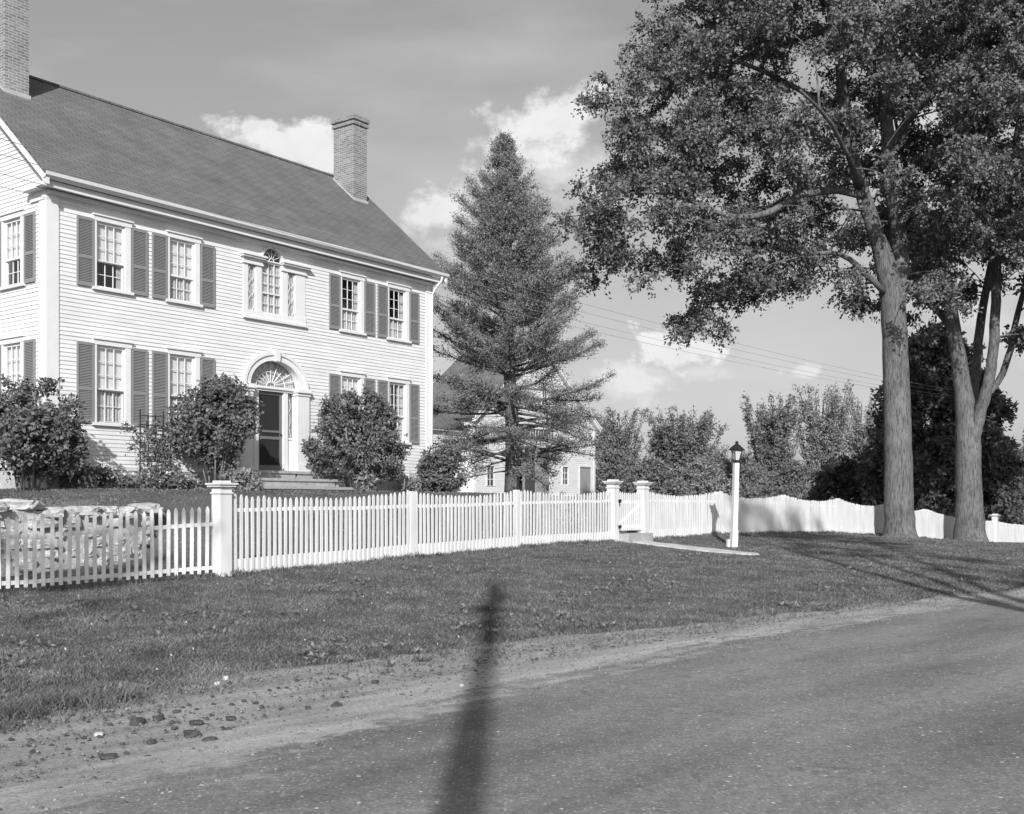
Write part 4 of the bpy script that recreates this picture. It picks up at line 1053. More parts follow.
def rp(ow, P): return np.repeat(ow, len(P)//len(ow), 0)
def tree_obj(name, label, base, limbs, targets, crown_mesh, bark, leafmat, group=None, sag=.12, rtip=.018):
    t_ = thing(name, label, 'tree', tuple(base), 0, group)
    mb = MB(); loc = np.array(base)
    lm = [[(q[0]-loc[0], q[1]-loc[1], q[2]-loc[2], q[3]) for q in l] for l in limbs]
    grow(lm, targets-loc, mb, np.random.default_rng(len(targets)), rtip=rtip, sag=sag)
    mb.build('trunk', bark, t_, (0, 0, 0), True)
    V, T = crown_mesh; raw_mesh('crown', V-loc, T, leafmat, t_)
    return t_
def crown_from_outline(poly_px, Y, k_thick, tmax, n, r, holes=(), spacing=.55):
    """outline given at the tree's own distance; clumps get real depth round the trunk"""
    sc = F/Y; poly = [((px-CX)/sc, EZ+(HY-py)/sc) for px, py in poly_px]
    A_ = np.array(poly); lo, hi = A_.min(0), A_.max(0); out = []; 
    cand = lo+(hi-lo)*r.random((n*10, 2)); cand = cand[in_poly(cand, poly)]; dd = poly_dist(cand, poly)
    for (hx, hy, hrx, hry) in holes:
        c = np.array([(hx-CX)/sc, EZ+(HY-hy)/sc]); m = (((cand-c)/np.array([hrx/sc, hry/sc]))**2).sum(1) > 1; cand = cand[m]; dd = dd[m]
    dy = (r.random(len(cand))*2-1); dy = np.sign(dy)*np.abs(dy)**.6*np.minimum(tmax, k_thick*np.sqrt(dd))
    P = np.stack([cand[:, 0], Y+dy, cand[:, 1]], 1)
    kept = []
    for p in P:
        if len(kept) >= n: break
        if not kept or np.min(np.linalg.norm(np.array(kept)-p, axis=1)) > spacing: kept.append(p)
    return np.array(kept)
def limb(pxs, Y0, dys=None, k=.88):
    """limb from (px, py, width_px) with a depth offset per node"""
    out = []
    for i, (px, py, w) in enumerate(pxs):
        dy = 0 if dys is None else dys[i]; Y_ = Y0+dy; p = Wp(px, py, Y_); out.append((p[0], p[1], p[2], w/2*k*Y_/F))
    return out

# ------------------------------------------------------------------ the two big shade trees
r1 = np.random.default_rng(11)
Y1 = 38.7; b1 = (13.62, Y1, zt(13.62, Y1)-.02)
t1_limbs = [limb([(900, 545, 52), (900, 536, 40), (900, 528, 35), (899, 500, 33), (898, 430, 31), (895, 350, 29), (893, 295, 28), (890, 280, 26), (878, 240, 19), (866, 205, 17), (850, 150, 14), (843, 95, 12), (838, 40, 10), (820, -30, 7), (800, -90, 4)], Y1, [0]*9+[-.3, -.6, -1, -1.3, -1.6, -2]),
            limb([(893, 295, 24), (902, 270, 20), (899, 230, 18), (890, 185, 16), (886, 120, 14), (888, 50, 11), (900, -30, 8), (910, -110, 4)], Y1, [0, .3, .6, .8, 1, 1.2, 1.4, 1.6]),
            limb([(862, 195, 10), (845, 190, 9), (822, 190, 9), (797, 195, 9), (776, 211, 8), (750, 219, 7), (722, 216, 5), (690, 200, 4), (655, 190, 3), (610, 195, 2)], Y1, [-.6, -1, -1.5, -2, -2.4, -2.6, -2.6, -2.5, -2.2, -2]),
            limb([(884, 292, 8), (870, 278, 7), (856, 264, 6.5), (846, 255, 6), (832, 250, 5), (810, 254, 3), (780, 262, 2)], Y1, [-.2, -.5, -.8, -1, -1.3, -1.6, -2]),
            limb([(846, 130, 8), (812, 96, 6.5), (766, 72, 5), (712, 52, 3.5), (660, 50, 2)], Y1, [-1.1, -.5, .3, .8, 1]),
            limb([(886, 150, 11), (930, 90, 8), (970, 30, 6), (1010, -20, 4)], Y1, [1, 1.5, 2, 3]),
            limb([(886, 120, 9), (870, 60, 7), (850, 10, 5)], Y1, [1, 3.2, 5]),
            limb([(850, 150, 8), (800, 130, 6), (740, 130, 5), (690, 120, 3)], Y1, [-1, .6, 2, 3]),
            limb([(860, 185, 8), (850, 160, 6), (830, 120, 5), (800, 90, 3)], Y1, [-.7, -2.8, -5, -6.5])]
t1_poly = [(x_+(20 if x_ < 720 else 0), y_) for x_, y_ in [(655, -30), (642, 12), (628, 60), (606, 108), (592, 150), (566, 186), (584, 206), (566, 232), (575, 262), (602, 262), (632, 280), (652, 312), (684, 322), (706, 322), (724, 292), (742, 282), (768, 288), (786, 283), (805, 272), (830, 262), (850, 272), (868, 288), (884, 300), (915, 292), (940, 262), (985, 240), (1040, 200), (1080, 120), (1080, 20), (1040, -80), (960, -150), (860, -180), (760, -140), (690, -90)]]
t1_holes = [(800, 116, 30, 12), (772, 128, 14, 9), (752, 262, 18, 8), (800, 250, 12, 10), (712, 222, 9, 7), (864, 250, 12, 16), (735, 190, 8, 5)]
ctr = np.array([13.6, Y1, EZ+11])
C1 = crown_from_outline(t1_poly, Y1, 2.3, 6.5, 250, r1, t1_holes, .98); C1 = lobed(C1, r1, 6, (1.0, 1.0, .5), ctr)
def keep_open(C, Y0, ells):
    px = CX+F*C[:, 0]/C[:, 1]; py = HY-F*(C[:, 2]-EZ)/C[:, 1]; k = np.ones(len(C), bool)
    for (a_, b_, ra, rb_) in ells: k &= ~((((px-a_)/ra)**2+((py-b_)/rb_)**2 < 1) & (C[:, 1] < Y0+1.2))
    return C[k]
C1 = keep_open(C1, Y1, [(886, 245, 34, 52), (855, 170, 20, 34), (880, 300, 40, 16), (785, 200, 22, 16)])
ow = unit(C1-ctr); 
Pl, Dl = clump_points(C1, r1, .70, 240, 16, .0, .6, .045, ow*.5)
cm1 = leaves(Pl, .122, r1, rp(ow, Pl)*.5+np.array([0, -.5, .8]), .62, Dl*.8+np.array([0, 0, -.35]))
elm1 = tree_obj('shade_tree', 'tall broad-leaved tree with one straight trunk that forks high up, nearest the lamp post', b1, t1_limbs, C1, cm1, M['bark'], M['leaf'], 'tall shade trees by the fence')
# second tree: several stems
Y2 = 43.8; x2 = (970-CX)/F*Y2; b2 = (x2, Y2, zt(x2, Y2)-.02)
t2_limbs = [limb([(970, 548, 64), (970, 540, 44), (970, 530, 38), (969, 500, 33), (968, 450, 32), (968, 425, 30), (964, 395, 23), (957, 350, 19), (950, 310, 17), (945, 270, 15), (941, 245, 12), (932, 225, 10), (921, 205, 8), (905, 170, 6), (895, 120, 4)], Y2, None, .77),
            limb([(943, 262, 12), (948, 230, 10), (957, 195, 9), (962, 150, 7), (960, 90, 5), (955, 20, 3)], Y2, [0, .3, .6, .9, 1, 1.2], .77),
            limb([(970, 500, 12), (970.5, 462, 17), (979, 415, 17), (988, 385, 15), (994, 350, 14), (996, 300, 13), (997, 262, 12), (1003, 215, 11), (1012, 160, 9), (1025, 90, 7), (1040, 20, 4)], Y2, [0, -.05, -.35, -.7, -.9, -.9, -.9, -1, -1.2, -1.5, -2], .77),
            limb([(968, 440, 18), (972, 400, 14), (977, 360, 12), (981, 315, 11), (990, 270, 9), (1000, 220, 7)], Y2, [.3, .7, 1, 1.2, 1.4, 1.5], .77),
            limb([(984, 400, 8), (1000, 380, 9), (1010, 355, 9), (1015, 320, 8), (1030, 270, 7), (1050, 220, 5)], Y2, [.2, .3, .2, 0, 0, 0], .77),
            limb([(957, 345, 9), (950, 325, 8.5), (938, 308, 8), (922, 298, 7), (905, 290, 5), (885, 280, 3)], Y2, [.2, .5, .8, 1.1, 1.4, 1.8], .77)]
t2_poly = [(880, 240), (900, 150), (895, 60), (930, -20), (1000, -60), (1090, -40), (1180, 40), (1200, 150), (1160, 260), (1090, 320), (1040, 350), (1012, 330), (1004, 345), (985, 300), (970, 318), (962, 300), (945, 330), (930, 300), (912, 290), (898, 275)]
C2 = crown_from_outline(t2_poly, Y2, 2.4, 6, 130, np.random.default_rng(12), [(925, 262, 8, 22), (985, 330, 8, 30), (958, 190, 10, 8)], 1.2); C2 = lobed(C2, np.random.default_rng(14), 6, (1.1, 1.1, .55), np.array([x2, Y2, EZ+12]))
C2 = keep_open(C2, Y2, [(965, 270, 44, 80), (935, 215, 22, 30), (990, 300, 30, 90)])
ow = unit(C2-np.array([x2, Y2, EZ+12])); r2 = np.random.default_rng(13)
Pl, Dl = clump_points(C2, r2, .68, 182, 13, .0, .75, .06, ow*.5)
cm2 = leaves(Pl, .17, r2, rp(ow, Pl)*.5+np.array([0, -.5, .8]), .62, Dl*.8+np.array([0, 0, -.35]))
tree_obj('shade_tree', 'tall broad-leaved tree whose thick trunk splits low into several curving stems', b2, t2_limbs, C2, cm2, M['bark'], M['leaf'], 'tall shade trees by the fence')

# ------------------------------------------------------------------ the big spruce-like conifer
def conifer():
    r = np.random.default_rng(21); Yc = 39.0; base = np.array([(509-CX)/F*Yc, Yc, zt((509-CX)/F*Yc, Yc)-.03])
    t_ = thing('conifer', 'tall shaggy conifer with bare lower limbs between the house and the barn', 'tree', tuple(base))
    sc = F/Yc; top = EZ+(HY-139)/sc-base[2]
    mb = MB(); zz_ = np.linspace(0, top, 30)
    tx = .04*np.sin(zz_*.9)-.25*(zz_/top)**1.5+.1
    mb.tube(np.stack([tx, 0*zz_, zz_], 1), .27*(1-zz_/top)**.75+.012, 10)
    ypr = np.array([133, 142, 152, 165, 185, 200, 225, 245, 280, 315, 345, 370, 400, 440, 470, 485]); lr = np.array([.02, .24, .6, 1.05, 1.55, 1.9, 2.25, 2.85, 3.0, 3.2, 3.2, 3.35, 3.3, 3.2, 2.6, 1.4]); rr_ = np.array([.02, .22, .5, .85, 1.15, 1.45, 1.85, 2.2, 2.85, 3.25, 3.4, 3.7, 3.5, 3.4, 3.1, 2.4])
    zpr = (EZ+(HY-ypr)/sc)-base[2]
    P = []; D = []; z = 1.15; k = 0
    while z < top-.02:
        nb = 6 if z > 3 else 5
        for j in range(nb):
            az = k*2.4+j*2*pi/nb+r.normal(0, .25); zb = z+r.normal(0, .10)
            rise = .10+.95*(zb/top)**1.3+r.normal(0, .09)
            if zb < 4.2: rise = r.normal(-.03, .15)
            R = .5
            for _ in range(4):
                zt_ = min(zb+rise*R+.1*R, top); Rl = np.interp(-zt_, -zpr, lr); Rr = np.interp(-zt_, -zpr, rr_)
                R = (Rl if cos(az) < 0 else Rr)*abs(cos(az))+(Rl+Rr)/2*(1-abs(cos(az)))
            R *= (.62+.46*r.random()**.7)
            if R < .04: continue
            x0 = np.interp(zb, zz_, tx); n = max(4, int(R/.3)+2); tt = np.linspace(0, 1, n)
            curve = rise*R*tt+(.22 if zb > 3 else -.10)*R*(tt**2-tt*.6)
            bend = r.normal(0, .12)
            pts = np.stack([x0+np.cos(az+bend*tt)*R*tt, np.sin(az+bend*tt)*R*tt, zb+curve], 1)
            pts += r.normal(0, .02, pts.shape)*tt[:, None]
            mb.tube(pts, (.010+.014*R)*(1-.85*tt), 5, False)
            # side twigs
            ns = int(2+R*8)
            for s_ in range(ns):
                t0 = (.22 if zb > 4 else .38)+(.78 if zb > 4 else .62)*r.random(); p = np.array([np.interp(t0, tt, pts[:, c]) for c in range(3)])
                a2 = az+r.choice([-1, 1])*(.5+.7*r.random()); L = (.07+.12*min(R, 1)+.28*R*(1.05-t0))*(.6+.7*r.random())
                up = r.normal(.25, .35); d = unit(np.array([cos(a2), sin(a2), up])); e_ = p+d*L
                m = np.array([p, (p+e_)/2+r.normal(0, .03, 3)+np.array([0, 0, -.03]), e_]); mb.tube(m, [.010, .008, .004], 3, False)
                dens = 1.1 if zb > 6.5 else (.85 if zb > 4.5 else (.6 if zb > 3 else .5))
                nn_ = int((24+42*L)*dens); q = r.random(nn_)
                P.append(p+d*L*q[:, None]+r.normal(0, .085, (nn_, 3))); D.append(np.repeat(d[None], nn_, 0))
            nn_ = int((6+16*min(R, 1))*(1.0 if zb > 4 else .6)); q = .4+.6*r.random(nn_)
            P.append(np.stack([np.interp(q, tt, pts[:, c]) for c in range(3)], 1)+r.normal(0, .04, (nn_, 3))); D.append(np.repeat(unit(pts[-1]-pts[0])[None], nn_, 0))
        z += .21+.10*r.random()*(1 if z < 6 else .6); k += 1
    # hanging dead twigs low on the stem
    for _ in range(26):
        z = 1.0+2.6*r.random(); az = r.random()*2*pi; L = .8+1.5*r.random(); tt = np.linspace(0, 1, 5)
        pts = np.stack([np.cos(az+.3*tt)*L*tt+.1, np.sin(az)*L*tt, z-.16*L*tt+.05*r.normal(size=5)], 1); mb.tube(pts, .012*(1-.8*tt), 4, False)
    P = np.concatenate(P); D = np.concatenate(D)
    mb.build('trunk', M['bark2'], t_, (0, 0, 0), True)
    V, T = leaves(P, .085, r, np.array([0, -.9, .7]), .34, D*.8+np.array([0, 0, .3]))
    raw_mesh('crown', V, T, M['needle'], t_)
conifer()

# ------------------------------------------------------------------ trees and shrubs beyond the fence
def round_tree(name, label, px, top, halfw, Y, r, bottom=515, mat='leaf_mid', n=150, per=150, leaf=.19, rad=.85, upright=0.0, group='trees beyond the fence', bark='bark2', shape=None):
    sc = F/Y; bx = (px-CX)/sc; base = np.array([bx, Y, zt(bx, Y)-.03]); H = EZ+(HY-top)/sc-base[2]; Wd = halfw/sc
    n = int(n*1.35); per = int(per*1.15); top -= 4; H = EZ+(HY-top)/sc-base[2]
    zc = r.random(n)*.93+.05; prof = np.sin(np.clip(zc*1.02, 0, 1)**.75*pi)**.55 if shape is None else np.interp(zc, *shape)
    ang = r.random(n)*2*pi; rad_ = prof*Wd*(.55+.5*r.random(n))*(1+.18*np.sin(ang*3+r.random()*6))
    rad_ = np.clip(rad_-rad*.3, 0.05, None)
    C = np.stack([bx+np.cos(ang)*rad_, Y+np.sin(ang)*rad_, base[2]+zc*(H-rad*.35)], 1)
    ow = unit(C-np.array([bx, Y, base[2]+H*.45]))
    Pl, Dl = clump_points(C, r, rad, per, 9, upright, .9, .07, ow*.4+np.array([0, 0, upright]))
    cm = leaves(Pl, leaf, r, rp(ow, Pl)*.5+np.array([0, -.2, .5]), .5, Dl*.8)
    zs_ = [0, .25, .5, .75, .93]; lm = [[(bx+r.normal(0, .1*Wd*.3), Y, base[2]+H*q, max(.02, .035*H*(1-q)*.5+.02)) for q in zs_]]
    for k in range(3):
        a_ = r.random()*2*pi; lm.append([(bx, Y, base[2]+.1*H, .02*H*.5+.02), (bx+cos(a_)*Wd*.3, Y+sin(a_)*Wd*.3, base[2]+.4*H, .04), (bx+cos(a_)*Wd*.5, Y+sin(a_)*Wd*.5, base[2]+.75*H, .02)])
    return tree_obj(name, label, base, lm, C, cm, M[bark], M[mat], group, .05)
def frond_tree(name, label, px, top, halfw, Y, r, mat='leaf_mid', nst=60, dens=1.0, rise=2.0, leaf=.24, group='trees beyond the fence', low=.03):
    """many ascending branches fanning from a short stem, leaves set along them in sprays"""
    sc = F/Y; bx = (px-CX)/sc; base = np.array([bx, Y, zt(bx, Y)-.03]); H = EZ+(HY-top)/sc-base[2]; Wd = halfw/sc
    nst = int(nst*.62); t_ = thing(name, label, 'tree', tuple(base), 0, group); mb = MB(); P = []; D = []
    mb.tube([(0, 0, 0), (.03*H, 0, H*.3), (-.02*H, 0, H*.62), (0, 0, H*.9)], [.03*H, .022*H, .012*H, .004*H], 8)
    for k in range(nst):
        z0 = H*(low+.62*r.random()**1.1); az = r.random()*2*pi; fz = z0/H
        R_ = Wd*(.3+.62*r.random())*(1.0 if fz < .4 else 1.2-.75*fz); L_up = min(H*(1.0-.22*r.random()**1.5)-z0, R_*rise*(.6+.8*r.random())+.1*H)
        n = 7; tt = np.linspace(0, 1, n); pts = np.stack([cos(az)*R_*tt**.85, sin(az)*R_*tt**.85, z0+L_up*tt**1.35], 1)+r.normal(0, .03*R_, (n, 3))*tt[:, None]
        mb.tube(pts, .012*H*.5*(1-.85*tt)+.006, 4, False)
        ln = np.linalg.norm(pts[-1]-pts[0])
        for q in range(int(5+ln*3.6)):
            t0 = .12+.88*r.random(); p = np.array([np.interp(t0, tt, pts[:, c]) for c in range(3)]); d = unit(unit(pts[-1]-pts[0])+r.normal(0, .55, 3)+np.array([0, 0, .35]))
            L_ = (.45+.6*r.random())*(1.25-.6*t0); m = int(15*dens*L_+5); w_ = r.random(m)
            P.append(p+d*L_*w_[:, None]+r.normal(0, .12, (m, 3))); D.append(np.repeat(d[None], m, 0))
    mb.build('trunk', M['bark2'], t_, (0, 0, 0), True); P = np.concatenate(P); D = np.concatenate(D)
    V, T = leaves(P, leaf, r, np.array([0, -.8, .7]), .5, D*.7); raw_mesh('crown', V, T, M[mat], t_); return t_
rb = np.random.default_rng(31)
round_tree('broadleaf_tree', 'large dark dense maple behind the fence between the two tall trunks', 934, 332, 68, 58, rb, mat='leaf_dark', n=420, per=190, leaf=.26, rad=1.0, shape=([0, .12, .35, .6, .85, 1], [.9, 1.0, 1.0, .85, .5, .15]))
frond_tree('broadleaf_tree', 'bushy mid-grey tree just right of the barn', 618, 410, 40, 104, rb, nst=95)
frond_tree('broadleaf_tree', 'dense dark rounded tree left of the lamp post and right of the barn-side tree', 682, 412, 46, 98, rb, nst=120)
frond_tree('broadleaf_tree', 'lower ragged pale tree directly behind the lantern', 732, 446, 34, 106, rb, mat='leaf_pale', nst=80)
frond_tree('broadleaf_tree', 'upright feathery tree with spreading tips just right of the lantern', 774, 396, 36, 96, rb, nst=95, rise=2.6, dens=.9)
frond_tree('broadleaf_tree', 'tall pale thin-leaved tree with sky showing through its crown', 824, 384, 40, 102, rb, mat='leaf_pale', nst=80, rise=2.6, dens=.6)
frond_tree('broadleaf_tree', 'pale tree partly hidden by the dark maple at its left edge', 862, 394, 36, 108, rb, mat='leaf_pale', nst=90, rise=2.2, dens=.8)
round_tree('broadleaf_tree', 'tree beyond the fence at the right edge of the view', 1014, 452, 46, 66, rb, mat='leaf_mid', n=150, per=130)
for px, top, hw, lab, mt in [(615, 455, 30, 'low bush against the barn corner behind the fence', 'leaf_mid'), (652, 462, 30, 'low bush behind the gate', 'leaf_mid'), (700, 462, 32, 'low bush behind the fence left of the lamp post', 'leaf_pale'), (752, 468, 30, 'low bush behind the fence right of the lamp post', 'leaf_mid'),
                     (795, 464, 30, 'low bush under the pale thin-leaved tree', 'leaf_mid'), (842, 462, 34, 'darkest low bush, left of the straight trunk', 'leaf_dark'), (905, 480, 34, 'low bush behind the straight trunk', 'leaf_dark'), (975, 478, 40, 'low bush behind the many-stemmed tree', 'leaf_dark')]:
    round_tree('shrub', lab, px, top, hw, (88 if px < 800 else 62)+(px % 7), rb, mat=mt, n=80, per=110, leaf=.24 if px < 780 else .2, rad=1.0 if px < 780 else .7, group='bushes beyond the fence')['category'] = 'bush'

for px, top, hw, Y_, lab in [(1075, 430, 50, 84, 'tree beyond the fence just past the right edge of the view'), (1165, 415, 55, 92, 'second tree past the right edge of the view'), (1265, 425, 55, 88, 'third tree past the right edge of the view'), (1370, 410, 60, 96, 'farthest tree past the right edge of the view')]:
    frond_tree('broadleaf_tree', lab, px, top, hw, Y_, rb, nst=120)

# ------------------------------------------------------------------ garden shrubs by the house
def lilac(name, label, px0, px1, ytop, q, r, n=110, per=90, leaf=.10, zlow=.25, rad=.33, group='leafy shrubs along the front of the house', mat='leaf_lilac', lean=0):
    pc_ = (px0+px1)/2; t_ = (pc_-CX)/F; B = P0+v*q; s = (t_*B[1]-B[0])/(u[0]-t_*u[1]); c = B+u*s; Y = c[1]; sc = F/Y
    z0 = zt(c[0], c[1])-.03; H = EZ+(HY-ytop)/sc-z0; Wd = (px1-px0)/2/sc
    z_lo = z0+H*zlow; mL = max(4, n//9); LC = []
    for k in range(mL):
        d = unit(r.normal(size=3)); q_ = .35+.45*r.random(); LC.append((c[0]+d[0]*Wd*q_, c[1]+d[1]*Wd*.8*q_, z_lo+(H*(1-zlow))*(.5+d[2]*.5*q_), (.30+.28*r.random())))
    LC = np.array(LC); k_ = r.integers(0, mL, n); g = unit(r.normal(size=(n, 3))); rs_ = min(Wd, H*.5)
    C = LC[k_, :3]+g*(LC[k_, 3]*rs_)[:, None]*np.array([1.05, 1, .95])
    e_ = np.sqrt(((C[:, 0]-c[0])/(Wd-rad*.4))**2+((C[:, 1]-c[1])/(Wd*.9))**2+((C[:, 2]-(z_lo+z0+H)/2)/(H*(1-zlow)/2-rad*.2))**2)
    f_ = np.where(e_ > 1, (1+.12*r.random(n))/e_, 1)[:, None]; mid_ = np.array([c[0], c[1], (z_lo+z0+H)/2]); C = mid_+(C-mid_)*f_
    C[:, 0] += lean*(C[:, 2]-z0)
    ow = unit(C-np.array([c[0], c[1], mid_[2]-.2]))
    Pl, Dl = clump_points(C, r, rad, int(per*1.45), 8, .15, 1, .03, ow*.7)
    cm = leaves(Pl, leaf*.80, r, rp(ow, Pl)*.6+np.array([0, -.3, .5]), .66, Dl*.6, .55)
    lm = []
    for k in range(9):
        a_ = r.random()*2*pi; b_ = .12+.12*r.random()
        lm.append([(c[0]+cos(a_)*b_, c[1]+sin(a_)*b_, z0, .028), (c[0]+cos(a_)*Wd*.3, c[1]+sin(a_)*Wd*.3, z0+H*.35, .02), (c[0]+cos(a_)*Wd*.5, c[1]+sin(a_)*Wd*.5, z0+H*.65, .012)])
    o = tree_obj(name, label, (c[0], c[1], z0), lm, C, cm, M['stem'], M[mat], group, .05, .008); o['category'] = 'shrub'; return o
rl = np.random.default_rng(41)
lilac('lilac', 'large leafy shrub at the left corner of the house', -22, 79, 380, -1.1, rl, n=190, zlow=.12)
lilac('lilac', 'large leafy shrub between the trellis and the front door', 172, 256, 384, -1.2, rl, n=190, zlow=.22)
lilac('lilac', 'widest leafy shrub, right of the front steps', 304, 402, 394, -1.3, rl, n=200, zlow=.12)
lilac('lilac', 'small round shrub at the right-hand corner of the house', 417, 468, 448, -1.0, rl, n=110, zlow=.06, rad=.3)
lilac('hosta', 'low pale leafy plant left of the front steps', 222, 262, 471, -1.7, rl, n=40, per=50, leaf=.13, zlow=0, rad=.18, mat='leaf_pale', group='low plants beside the steps')
lilac('hosta', 'low pale leafy plant right of the front steps', 352, 374, 474, -1.8, rl, n=24, per=50, leaf=.12, zlow=0, rad=.15, mat='leaf_pale', group='low plants beside the steps')
lilac('shrub', 'thin twiggy shrub against the foundation between the widest shrub and the corner', 396, 420, 463, -.6, rl, n=16, per=30, leaf=.09, zlow=0, rad=.2, mat='leaf_pale')
lilac('shrub', 'small shrub in front of the barn wall', 548, 580, 478, -8, rl, n=26, per=50, leaf=.12, zlow=0, rad=.25, mat='leaf_pale', group='low plants beside the barn')
# trellis with climber
def at_facade(px, q):
    t_ = (px-CX)/F; B = P0+v*q; s = (t_*B[1]-B[0])/(u[0]-t_*u[1]); return s, B+u*s
s0, c0 = at_facade(140, -.35); s1, c1 = at_facade(163, -.35)
tz = zt(*c0); tw = s1-s0; th = EZ+(HY-409)/F*c0[1]-tz
trl = thing('trellis', 'dark wooden garden trellis standing against the house wall', 'trellis', (c0[0], c0[1], tz), RZ)
mb = MB()
for i in range(4): x = tw*i/3; mb.box(x-.016, x+.016, -.016, .0, -.1, th-(.0 if i in (0, 3) else .12))
mb.build('upright', M['door'], trl); mb = MB()
for z in np.arange(.25, th-.05, .22): mb.box(-.05, tw+.05, -.032, -.0165, z, z+.03)
mb.build('lath', M['door'], trl)
cv = thing('climbing_rose', 'leafy climber growing over the trellis', 'climber', (c0[0], c0[1], tz), RZ)
rc = np.random.default_rng(51); mb = MB(); Cc = []
for k in range(7):
    x0 = tw*rc.random(); zz2 = np.linspace(0, (th-.2)*(.6+.4*rc.random()), 10); dr = rc.normal(0, .25)
    pts = np.stack([x0+dr*zz2/2+.1*np.sin(zz2*3+k), -.06+.04*np.sin(zz2*5), zz2], 1); mb.tube(pts, .009, 4, False); Cc += list(pts[3:])
mb.build('stem', M['stem'], cv); Cc = np.array(Cc); Cc = Cc[::3]; Cc = np.concatenate([Cc, Cc[:8]+np.array([-.35, -.1, .1])])
Pl, Dl = clump_points(Cc, rc, .2, 44, 6, 0, 1, .04); V, T = leaves(Pl, .075, rc, np.array([0, -.5, .4]), .6); raw_mesh('foliage', V, T, M['leaf_lilac'], cv)
# flower border
def border(px0, px1, q, name, label, n, h):
    s0, a_ = at_facade(px0, q); s1, b_ = at_facade(px1, q); r = np.random.default_rng(61); s_ = s0+(s1-s0)*r.random(n); qq = q+r.normal(0, .22, n)
    X_ = P0[0]+u[0]*s_+v[0]*qq; Y_ = P0[1]+u[1]*s_+v[1]*qq; z_ = terrain(X_, Y_); hh = h*(.5+.6*r.random(n))*(1+.35*np.sin(s_*3.1))
    C = np.stack([X_, Y_, z_+hh*.6], 1); Pl, Dl = clump_points(C, r, .2, 80, 8, .2, 1, .05); Pl[:, 2] = np.maximum(Pl[:, 2], terrain(Pl[:, 0], Pl[:, 1])+.02)
    V, T = leaves(Pl, .085, r, np.array([0, -.4, .6]), .5); o = raw_mesh(name, V, T, M['leaf_lilac'], None); tag(o, label, 'flowers', kind='stuff')
    k = r.integers(0, len(C), 110); Pf = C[k]+r.normal(0, .13, (110, 3))+np.array([.0, -.1, .1]); V, T = leaves(np.repeat(Pf, 4, 0), .055, r, np.array([0, -.6, .5]), .9)
    raw_mesh('blossom', V, T, M['petal'], o)
border(66, 192, -.8, 'flower_border', 'low flowering border with white blossoms along the house foundation', 75, .5)

# ------------------------------------------------------------------ dry stone retaining wall
def rock(c, sz, r, sub=2, rough=.16):
    import bmesh
    bm = bmesh.new(); bmesh.ops.create_icosphere(bm, subdivisions=sub, radius=1)
    V = np.array([vv.co[:] for vv in bm.verts]); Fc = [[vv.index for vv in f.verts] for f in bm.faces]; bm.free()
    V = np.sign(V)*np.abs(V)**.5*.78
    ph = r.random(3)*9; V *= (1+rough*np.sin(V[:, [1]]*3.1+ph[0])+rough*.8*np.cos(V[:, [2]]*4+V[:, [0]]*3+ph[1])+r.normal(0, rough*.35, (len(V), 1)))
    a = r.normal(0, .25); ca, sa = cos(a+RZ-.2), sin(a+RZ-.2); V = V*np.array(sz)/2; V = np.stack([V[:, 0]*ca-V[:, 1]*sa, V[:, 0]*sa+V[:, 1]*ca, V[:, 2]], 1)
    return V+np.array(c), Fc
rs = np.random.default_rng(71)
sw = MB(); wl_pts = [np.array([-4.67, 17.7])+u*s_+v*q_ for s_, q_ in ((-9, 3.7), (-4, 3.7), (-1.2, 3.75), (.6, 3.8), (1.35, 3.95), (1.75, 4.6), (2.0, 5.8))]
wl_pts = np.array(wl_pts); wd = np.concatenate([[0], np.cumsum(np.linalg.norm(np.diff(wl_pts, axis=0), axis=1))])
for k_ in range(len(wl_pts)-1):      # rubble core behind the face stones
    a_, b_ = wl_pts[k_], wl_pts[k_+1]; t_ = unit(b_-a_); n_ = np.array([-t_[1], t_[0]]); q0, q1 = n_*.02, n_*.42
    c_ = [(*(p), z_) for z_ in (EZ-1.3, EZ-.16) for p in (a_-n_*.16, b_-n_*.16, b_+n_*.4, a_+n_*.4)]
    sw.add(c_, [(0, 3, 2, 1), (4, 5, 6, 7), (0, 1, 5, 4), (1, 2, 6, 5), (2, 3, 7, 6), (3, 0, 4, 7)])
for row in range(7):
    d_ = rs.random()*.3
    while d_ < wd[-1]:
        wdt = .24+.42*rs.random()**1.5; hgt_ = .20+.04*rs.random()
        if row == 6: wdt = .35+.45*rs.random()
        x_ = np.interp(d_+wdt/2, wd, wl_pts[:, 0]); y_ = np.interp(d_+wdt/2, wd, wl_pts[:, 1]); fall = sstep(wd[-1]-1.6, wd[-1], d_)
        zb = EZ-1.18+row*.18+.09-fall*.1
        topz = EZ-.06+.04*rs.normal()
        V_, F_ = rock((x_+rs.normal(0, .03), y_+rs.normal(0, .03), zb if row < 6 else topz-.10), (wdt*1.12, .5 if row < 6 else .85, hgt_*1.12 if row < 6 else .27), rs, 3, .13)
        sw.add(V_, F_); d_ += wdt
swo = sw.build('stone_wall', M['fieldstone'], None, (0, 0, 0), False)
# give the wall a base origin
o0 = np.array([wl_pts[2][0], wl_pts[2][1], zt(*wl_pts[2])]); swo.data.transform(__import__('mathutils').Matrix.Translation(-o0)); swo.location = o0
tag(swo, 'dry retaining wall of big pale fieldstones behind the low picket fence', 'stone wall')

